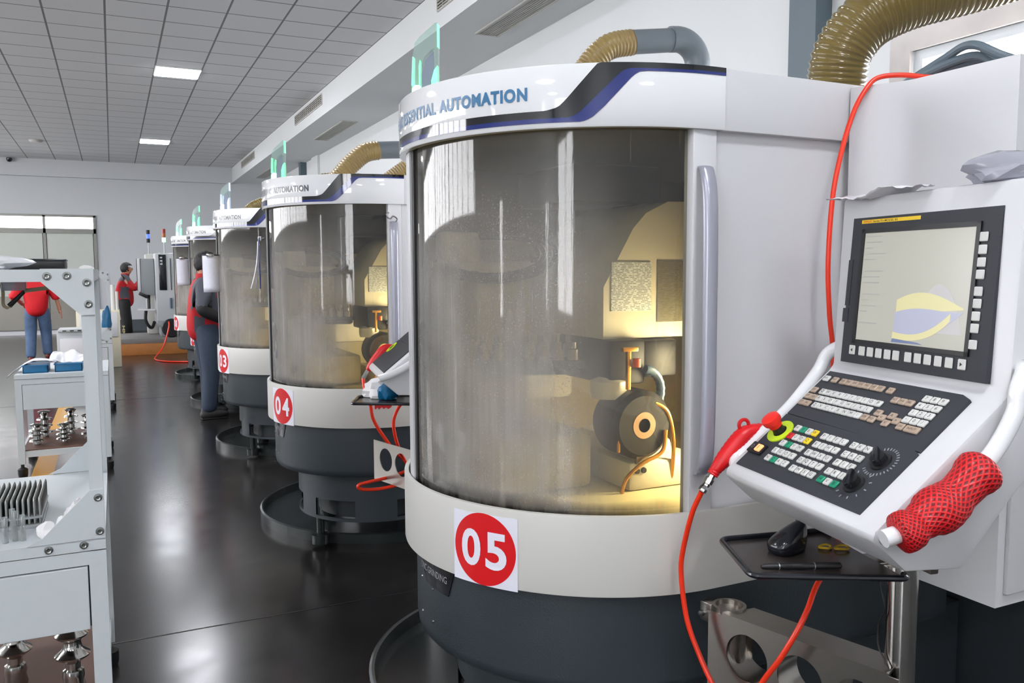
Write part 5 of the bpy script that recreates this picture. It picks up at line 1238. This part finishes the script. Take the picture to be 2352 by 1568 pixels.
# ------------------------------------------------------------------ clipboards, hook
def clipboard(c, rz, label, board='drumdark', w_=.13, h_=.3):
    t = empty('clipboard', c, label, 'clipboard', None, rz)
    MB().boxx(-w_ / 2, w_ / 2, 0, .004, -h_, 0, .001).build('board', board, t)
    for k in range(3):
        vs = []; fs = []
        for i in range(9):
            z = -.012 - (h_ - .004 * k) * i / 8; y = -.002 - .0012 * k - .018 * (i / 8) ** 2.5 * (.5 + .35 * k)
            vs += [(-w_ / 2 + .003 + .002 * k, y, z), (w_ / 2 - .003 + .004 * k, y - .004 * (i / 8), z)]
        for i in range(8): fs.append((2 * i, 2 * i + 1, 2 * i + 3, 2 * i + 2))
        o = MB().add(vs, fs).build('paper_form', 'form', t); s_ = o.modifiers.new('s', 'SOLIDIFY'); s_.thickness = .0004
    MB().boxx(-.03, .03, -.012, .006, -.018, .004, .003).build('clip', 'chrome', t)
    MB().tube([(-.022, -.006, 0), (-.026, -.006, .014), (-.012, -.006, .018), (.012, -.006, .018), (.026, -.006, .014), (.022, -.006, 0)], .002, 6).build('clip_wire', 'black', t)
clipboard((.735, 7.33, 1.690), .1, 'clipboard with curling white forms beside machine 03, in front of the standing person')
clipboard((.715, 10.12, 1.705), .1, 'clipboard with white forms just left of the head of the person at machine 03')
t2 = empty('clipboard', (.772, 5.0, 1.74), 'blue clipboard with forms hanging edge-on from the window post of machine 04', 'clipboard', None, 1.45)
MB().boxx(-.11, .05, 0, .005, -.29, 0, .001).build('board', 'bandblue', t2)
MB().tube([(0, .0, -.01), (.0, -.03, .0)], .006, 8).build('magnet', 'chrome', t2)
for k in range(2):
    vs = []; fs = []
    for i in range(9):
        z = -.02 - .27 * i / 8; y = .007 + .002 * k + .05 * (i / 8) ** 2 * (.4 + .5 * k); vs += [(-.10, y, z), (.045, y, z)]
    for i in range(8): fs.append((2 * i, 2 * i + 1, 2 * i + 3, 2 * i + 2))
    o = MB().add(vs, fs).build('paper_form', 'form', t2); o.modifiers.new('s', 'SOLIDIFY').thickness = .0004
MB().boxx(-.03, .03, -.012, .006, -.018, .01, .003).build('clip', 'chrome', t2)
wtag('hook', MB().tube(spline([(1.335, 4.19, 1.80), (1.335, 4.165, 1.815), (1.31, 4.15, 1.828), (1.295, 4.15, 1.815), (1.28, 4.15, 1.822), (1.275, 4.15, 1.838), (1.287, 4.15, 1.845)], 6), .004, 8), 'chrome', 'small steel hook on the door edge of machine 04', 'hook')

# ------------------------------------------------------------------ console of machine 04 (only its main parts show)
con4 = empty('operator_console', (CO.x - .155, CO.y + 2.44, 0), 'operator console of machine 04 peeping out left of the machine 05 window', 'control console', None, CA - PI / 2)
keep = ('housing', 'screen_unit', 'keyboard', 'operator_panel', 'grab_handle', 'pole', 'pole_clamp', 'mounting_plate', 'swing_arm', 'mouse_tray')
for ch in CON_PARTS:
    nm = ch.name.split('.')[0]
    if nm not in keep: continue
    c = ch.copy(); COL.objects.link(c); c.parent = con4
    for g_ in kids_cache(ch):
        if g_.name.split('.')[0] in ('emergency_stop', 'display', 'tray_edging'): d = g_.copy(); COL.objects.link(d); d.parent = c
def W4(s, n, z): return Vector((CO.x - .155, CO.y + 2.44, 0)) + CW * s + CN * n + Vector((0, 0, z))
D4 = W4(0, 0, 0) - CO
mb = MB(); P = spline([W4(-.10, .13, 1.17), W4(-.10, .185, 1.165), W4(-.102, .22, 1.125), W4(-.105, .25, 1.085), W4(-.108, .268, 1.06)], 8)
t = empty('air_gun', tuple(P[20]), 'red air blow gun hanging on the console of machine 04', 'air gun')
mb.tube(P, [.013 + .011 * math.sin(PI * i / (len(P) - 1)) for i in range(len(P))], 14).build('grip', 'net', t, w=True)
MB().tube([W4(-.108, .268, 1.06), W4(-.112, .293, 1.02)], .010, 8).build('quick_coupling', 'chrome', t, w=True)
wtag('air_hose', MB().tube(spline([W4(-.112, .293, 1.02), Vector((1.09, 3.93, .93)), Vector((1.115, 3.95, .90)), Vector((1.13, 3.95, .82)), Vector((1.188, 3.95, .72)), Vector((1.254, 3.95, .632)), Vector((1.36, 3.98, .55))], 10), .0085, 10), 'hose', 'red air hose dropping from the machine 04 console toward its base', 'hose')
wtag('hose_loop', MB().tube(spline([(1.40, 3.93, .60), (1.30, 3.95, .55), (1.22, 3.95, .528), (1.12, 3.95, .515), (1.055, 3.95, .505), (1.048, 3.95, .49), (1.08, 3.95, .477), (1.16, 3.95, .472), (1.25, 3.95, .482), (1.36, 3.95, .51)], 8), .0085, 10), 'hose', 'loop of red hose sticking out sideways in front of the base of machine 04', 'hose')
wtag('drop_hose', MB().tube(spline([(1.33, 3.9, .93), (1.27, 3.94, .89), (1.235, 3.95, .82), (1.235, 3.95, .75), (1.26, 3.95, .66), (1.30, 3.95, .58)], 8), .0085, 10), 'hose', 'second red hose bowing beside the air hose below machine 04 console tray', 'hose')
q = W4(.06, .22, .952); crumple(tuple(q), (.085, .07, .055), 51, 'crumpled_tissue', 'tissue', 'white tissue heaped on the small tray of machine 04 console', 'tissue', amp=.6)
q = W4(.16, .20, .953); crumple(tuple(q), (.05, .04, .05), 52, 'blue_rag', 'bin', 'blue rag behind the tissue on the machine 04 console tray', 'cloth', amp=.5)
pt = [nose(-.02 - .012 * i, 0, .0008) for i in range(3)]
rnd = random.Random(9); lo = [(-.17 + .008 * i, .825 + .014 * rnd.random() + (.02 if i > 12 else 0)) for i in range(20)]; hi = [(-.17 + .008 * i, .905 - .0008 * i) for i in range(20)]
sm = strip(lo, hi, -.16, -.05, .0014, 40).build('red_paint_smear', 'redpaint', machines['04'], smooth=False)

# ------------------------------------------------------------------ people
def skin(verts, edges, radii, root=0, sub=2):
    me = bpy.data.meshes.new('sk'); me.from_pydata([tuple(v) for v in verts], edges, []); o = bpy.data.objects.new('sk', me); COL.objects.link(o)
    m_ = o.modifiers.new('s', 'SKIN'); m_.use_smooth_shade = True
    for i, r in enumerate(radii):
        sv = me.skin_vertices[0].data[i]; sv.radius = r if isinstance(r, tuple) else (r, r); sv.use_root = (i == root)
    o.modifiers.new('u', 'SUBSURF').levels = sub; o.modifiers['u'].render_levels = sub
    dg = bpy.context.evaluated_depsgraph_get(); dg.update(); e = o.evaluated_get(dg); m2 = bpy.data.meshes.new_from_object(e)
    bpy.data.objects.remove(o)
    vs = [v.co.copy() for v in m2.vertices]; fs = [tuple(p.vertices) for p in m2.polygons]; bpy.data.meshes.remove(m2)
    return MB().add(vs, fs)
def person(loc, rz, label, J, top, sleeves, trousers, shoes, hair_bald=.0, hooded=False, panels=None):
    # J: joints in a local frame that faces +X; y>0 is the person's left
    t = empty('person', loc, label, 'person', None, rz)
    g = lambda k: Vector(J[k])
    names = ['pelvis', 'waist', 'chest', 'neck', 'head0', 'head1']
    V = [g('pelvis'), g('waist'), g('chest'), g('neck'), g('neck') + (g('head') - g('neck')) * .45, g('head')]
    R = [(.13, .10), (.125, .09), (.10, .08), (.055, .055), (.08, .085), (.10, .112)]
    E = [(0, 1), (1, 2), (2, 3), (3, 4), (4, 5)]
    V.append(g('head') + Vector((-.01, 0, .07))); R.append((.075, .085)); E.append((5, 6))
    idx = {}
    for s in ('l', 'r'):
        prev = 2
        for k, r in (('sh', .045), ('el', .038), ('wr', .03), ('pa', (.022, .038))):
            V.append(g(k + s)); R.append(r); E.append((prev, len(V) - 1)); prev = len(V) - 1; idx[k + s] = prev
        d = (g('pa' + s) - g('wr' + s)).normalized(); side = Vector((d.z, 0, -d.x)) if abs(d.y) > .7 else d.cross(Vector((0, 1, 0))).normalized()
        for f in range(4):
            b = g('pa' + s) + d * .04 + side * (.03 - .02 * f); L_ = (.065, .075, .07, .055)[f]
            V.append(b); R.append(.010); E.append((prev, len(V) - 1))
            V.append(b + d * L_ * .5 + Vector((.0, 0, -.008))); R.append(.009); E.append((len(V) - 2, len(V) - 1))
            V.append(b + d * L_ * .9 + Vector((.0, 0, -.025))); R.append(.008); E.append((len(V) - 2, len(V) - 1))
        V.append(g('wr' + s) + d * .03 + side * .045); R.append(.011); E.append((idx['wr' + s], len(V) - 1))
        V.append(g('wr' + s) + d * .075 + side * .058); R.append(.009); E.append((len(V) - 2, len(V) - 1))
        prev = 0
        for k, r in (('hi', .095), ('kn', .062), ('an', .042)):
            V.append(g(k + s)); R.append(r); E.append((prev, len(V) - 1)); prev = len(V) - 1
        V.append(g('an' + s) + Vector((.12, 0, -.045))); R.append((.035, .03)); E.append((prev, len(V) - 1))
    body = skin(V, E, R).build('body', 'skin', t, ang=180)
    # face details
    hd = g('head'); f = Vector(J.get('face', (1, 0, 0))).normalized(); sd = Vector((0, 0, 1)).cross(f).normalized()
    MB().lathe([(0, .030), (.012, .008), (.016, -.006), (0, -.016)], hd + f * .100 + Vector((0, 0, -.008)), 10).build('nose', 'skin', body)
    for sg in (-1, 1):
        MB().lathe([(0, -.010), (.010, 0), (0, .010)], hd + f * .094 + sd * .03 * sg + Vector((0, 0, .018)), 10).build('eye', 'ink', body)
        bm = bmesh.new(); bmesh.ops.create_uvsphere(bm, u_segments=10, v_segments=8, radius=1)
        for v in bm.verts: v.co = hd + sd * sg * (.090 + .010 * v.co.y) + f * (.018 * v.co.x - .005) + Vector((0, 0, .03 * v.co.z))
        MB().bm(bm).build('ear', 'skin', body)
    MB().box(hd + f * .098 + Vector((0, 0, -.045)), (.008, .036, .008), .003).build('mouth', 'redlens', body)
    bm = bmesh.new(); bmesh.ops.create_icosphere(bm, subdivisions=4, radius=1); rnd = random.Random(4)
    for v in list(bm.verts):
        c = v.co; fr = c.dot(f)
        if (fr > .35 and c.z < .42) or c.z < -.62 + .2 * fr: bm.verts.remove(v)
    for v in bm.verts: c = v.co.copy(); v.co = hd + Vector((-.012 * f.x, -.012 * f.y, .032)) + Vector((c.x * .118, c.y * .106, c.z * .122)) * (1 + rnd.uniform(-.025, .035))
    ho = MB().bm(bm).build('hair', 'hair', t, ang=180); ho.modifiers.new('s', 'SOLIDIFY').thickness = .012
    # jacket (torso + sleeves)
    V = [g('pelvis') + Vector((0, 0, -.15)), g('waist'), g('chest'), g('neck') + Vector((0, 0, -.045)), g('neck') + Vector((0, 0, .0))]; E = [(0, 1), (1, 2), (2, 3), (3, 4)]
    R = [(.215, .165), (.20, .155), (.195, .145), (.085, .085), (.07, .07)]; kf = 1.0 if sleeves == 'long' else 1.18; R = [(a * kf, b * kf) for a, b in R[:3]] + R[3:]
    for s in ('l', 'r'):
        prev = 2; end = g('wr' + s) if sleeves == 'long' else g('el' + s) + (g('wr' + s) - g('el' + s)) * .25
        for p, r in ((g('sh' + s), .108), ((g('sh' + s) + g('el' + s)) / 2, .078), (g('el' + s), .07), ((g('el' + s) + end) / 2, .062), (end, .05)):
            V.append(p); R.append(r * kf); E.append((prev, len(V) - 1)); prev = len(V) - 1
    jb = skin(V, E, R, sub=3); jo = jb.build('jacket' if sleeves == 'long' else 'sweater', [top, 'jgrey', 'jblack'], t, ang=180)
    if panels:
        for p in jo.data.polygons: p.material_index = panels(p.center)
    MB().lathe([(.075, -.02), (.082, .03), (.072, .05), (.066, .03), (.066, -.02)], g('neck') + Vector((.0, 0, .0)), 18).build('collar', top, jo)
    MB().lathe([(.0, 0), (.0, 0)], (0, 0, 0), 4) if False else None
    # trousers and shoes
    V = [g('pelvis') + Vector((0, 0, .02)), g('pelvis') + Vector((0, 0, .13))]; R = [(.15, .125), (.15, .12)]; E = [(0, 1)]
    for s in ('l', 'r'):
        prev = 0
        for p, r in ((g('hi' + s), .118), ((g('hi' + s) + g('kn' + s)) / 2, .110), (g('kn' + s), .096), ((g('kn' + s) + g('an' + s)) / 2, .088), (g('an' + s) + Vector((0, 0, -.03)), .082)):
            V.append(p); R.append(r); E.append((prev, len(V) - 1)); prev = len(V) - 1
    skin(V, E, R).build('trousers', trousers, t, ang=180)
    for s in ('l', 'r'):
        a = g('an' + s); y_ = a.z - .09
        bm = bmesh.new(); bmesh.ops.create_uvsphere(bm, u_segments=18, v_segments=12, radius=1)
        for v in bm.verts:
            c = v.co; hgt = .055 + .035 * max(0, -c.x) ; v.co = Vector((a.x + .055 + c.x * .145, a.y + c.y * .05, max(.0, y_ + .05 + c.z * hgt)))
        sh_ = MB().bm(bm).build('shoe', shoes, t, ang=180)
        MB().box((a.x + .055, a.y, y_ + .008), (.27, .095, .016), .007).build('sole', 'rubber', sh_)
    return t
# person by machine 03, facing the machine (+X)
JA = dict(pelvis=(0, 0, .93), waist=(.0, 0, 1.08), chest=(-.005, 0, 1.30), neck=(.0, 0, 1.48), head=(.035, 0, 1.61), face=(1, .05, -.15),
          shr=(-.02, -.19, 1.40), elr=(-.10, -.27, 1.16), wrr=(.14, -.24, 1.04), par=(.20, -.22, 1.01), shl=(-.02, .19, 1.40), ell=(.0, .26, 1.14), wrl=(.22, .2, 1.10), pal=(.28, .18, 1.09),
          hir=(0, -.10, .88), knr=(.02, -.11, .50), anr=(-.02, -.12, .09), hil=(0, .10, .88), knl=(.04, .11, .50), anl=(.04, .13, .09))
def panA(c):
    if c.y < -.10 and c.z < 1.20 and (c.x > -.14 and c.z > .99) and c.y < -.17: return 2
    if c.y < -.12 and c.z > 1.13: return 1
    if c.z > 1.38 and c.x < .05 and abs(c.y) > .08: return 1
    if c.y < -.06 and c.x < -.02 and c.x > -.14 and c.z > .93 and c.z < 1.10: return 1
    return 0
person((.865, 9.34, 0), .12, 'person in a red and charcoal jacket and dark jeans standing at machine 03', JA, 'jred', 'long', 'denim', 'shoe', panels=panA)
# person walking away at the far left (-> +Y)
JB = dict(pelvis=(0, 0, .90), waist=(.0, 0, 1.05), chest=(.01, 0, 1.27), neck=(.03, 0, 1.45), head=(.06, 0, 1.58), face=(1, 0, 0),
          shr=(0, -.20, 1.38), elr=(-.02, -.30, 1.13), wrr=(.04, -.34, .91), par=(.05, -.35, .86), shl=(0, .20, 1.38), ell=(-.06, .32, 1.14), wrl=(.12, .26, 1.02), pal=(.17, .24, 1.0),
          hir=(0, -.10, .85), knr=(.12, -.11, .50), anr=(.10, -.12, .12), hil=(0, .10, .85), knl=(.02, .11, .48), anl=(-.12, .11, .09))
person((-1.20, 16.55, 0), PI / 2 - .05, 'person in a bright red sweater and faded jeans walking at the far left', JB, 'redhood', 'short', 'denim2', 'shoebrown')
# person working at the far pendant (facing +X, arms raised)
JC = dict(pelvis=(0, 0, .93), waist=(.0, 0, 1.08), chest=(.0, 0, 1.30), neck=(.04, 0, 1.47), head=(.08, 0, 1.59), face=(1, 0, .12),
          shr=(.02, -.19, 1.40), elr=(.20, -.27, 1.20), wrr=(.36, -.14, 1.42), par=(.42, -.12, 1.45), shl=(.02, .19, 1.40), ell=(.22, .26, 1.18), wrl=(.38, .16, 1.36), pal=(.44, .14, 1.38),
          hir=(0, -.10, .88), knr=(.02, -.11, .50), anr=(-.06, -.13, .09), hil=(0, .10, .88), knl=(.05, .11, .50), anl=(.08, .12, .09))
def panC(c):
    if c.z > 1.36 and c.x < .12: return 1
    if c.y < -.02 and c.x > -.06 and c.x < .1 and 1.0 < c.z < 1.24: return 1
    return 0
pc_ = person((.20, 18.98, 0), .0, 'person with black hair in a red and charcoal jacket reaching into the far pendant', JC, 'jred', 'long', 'blackcloth', 'shoe', panels=panC)
mb = MB(); put_text(mb, 'MMI', lambda u, v: Vector((-.06 + .1 * (v - .5) * 0 + u * .0, -.215, .45)) + Vector((.05 * (v), 0, -.24 * u)), 0, 1, 0, 1, .02); mb.build('leg_print', 'gold', pc_)
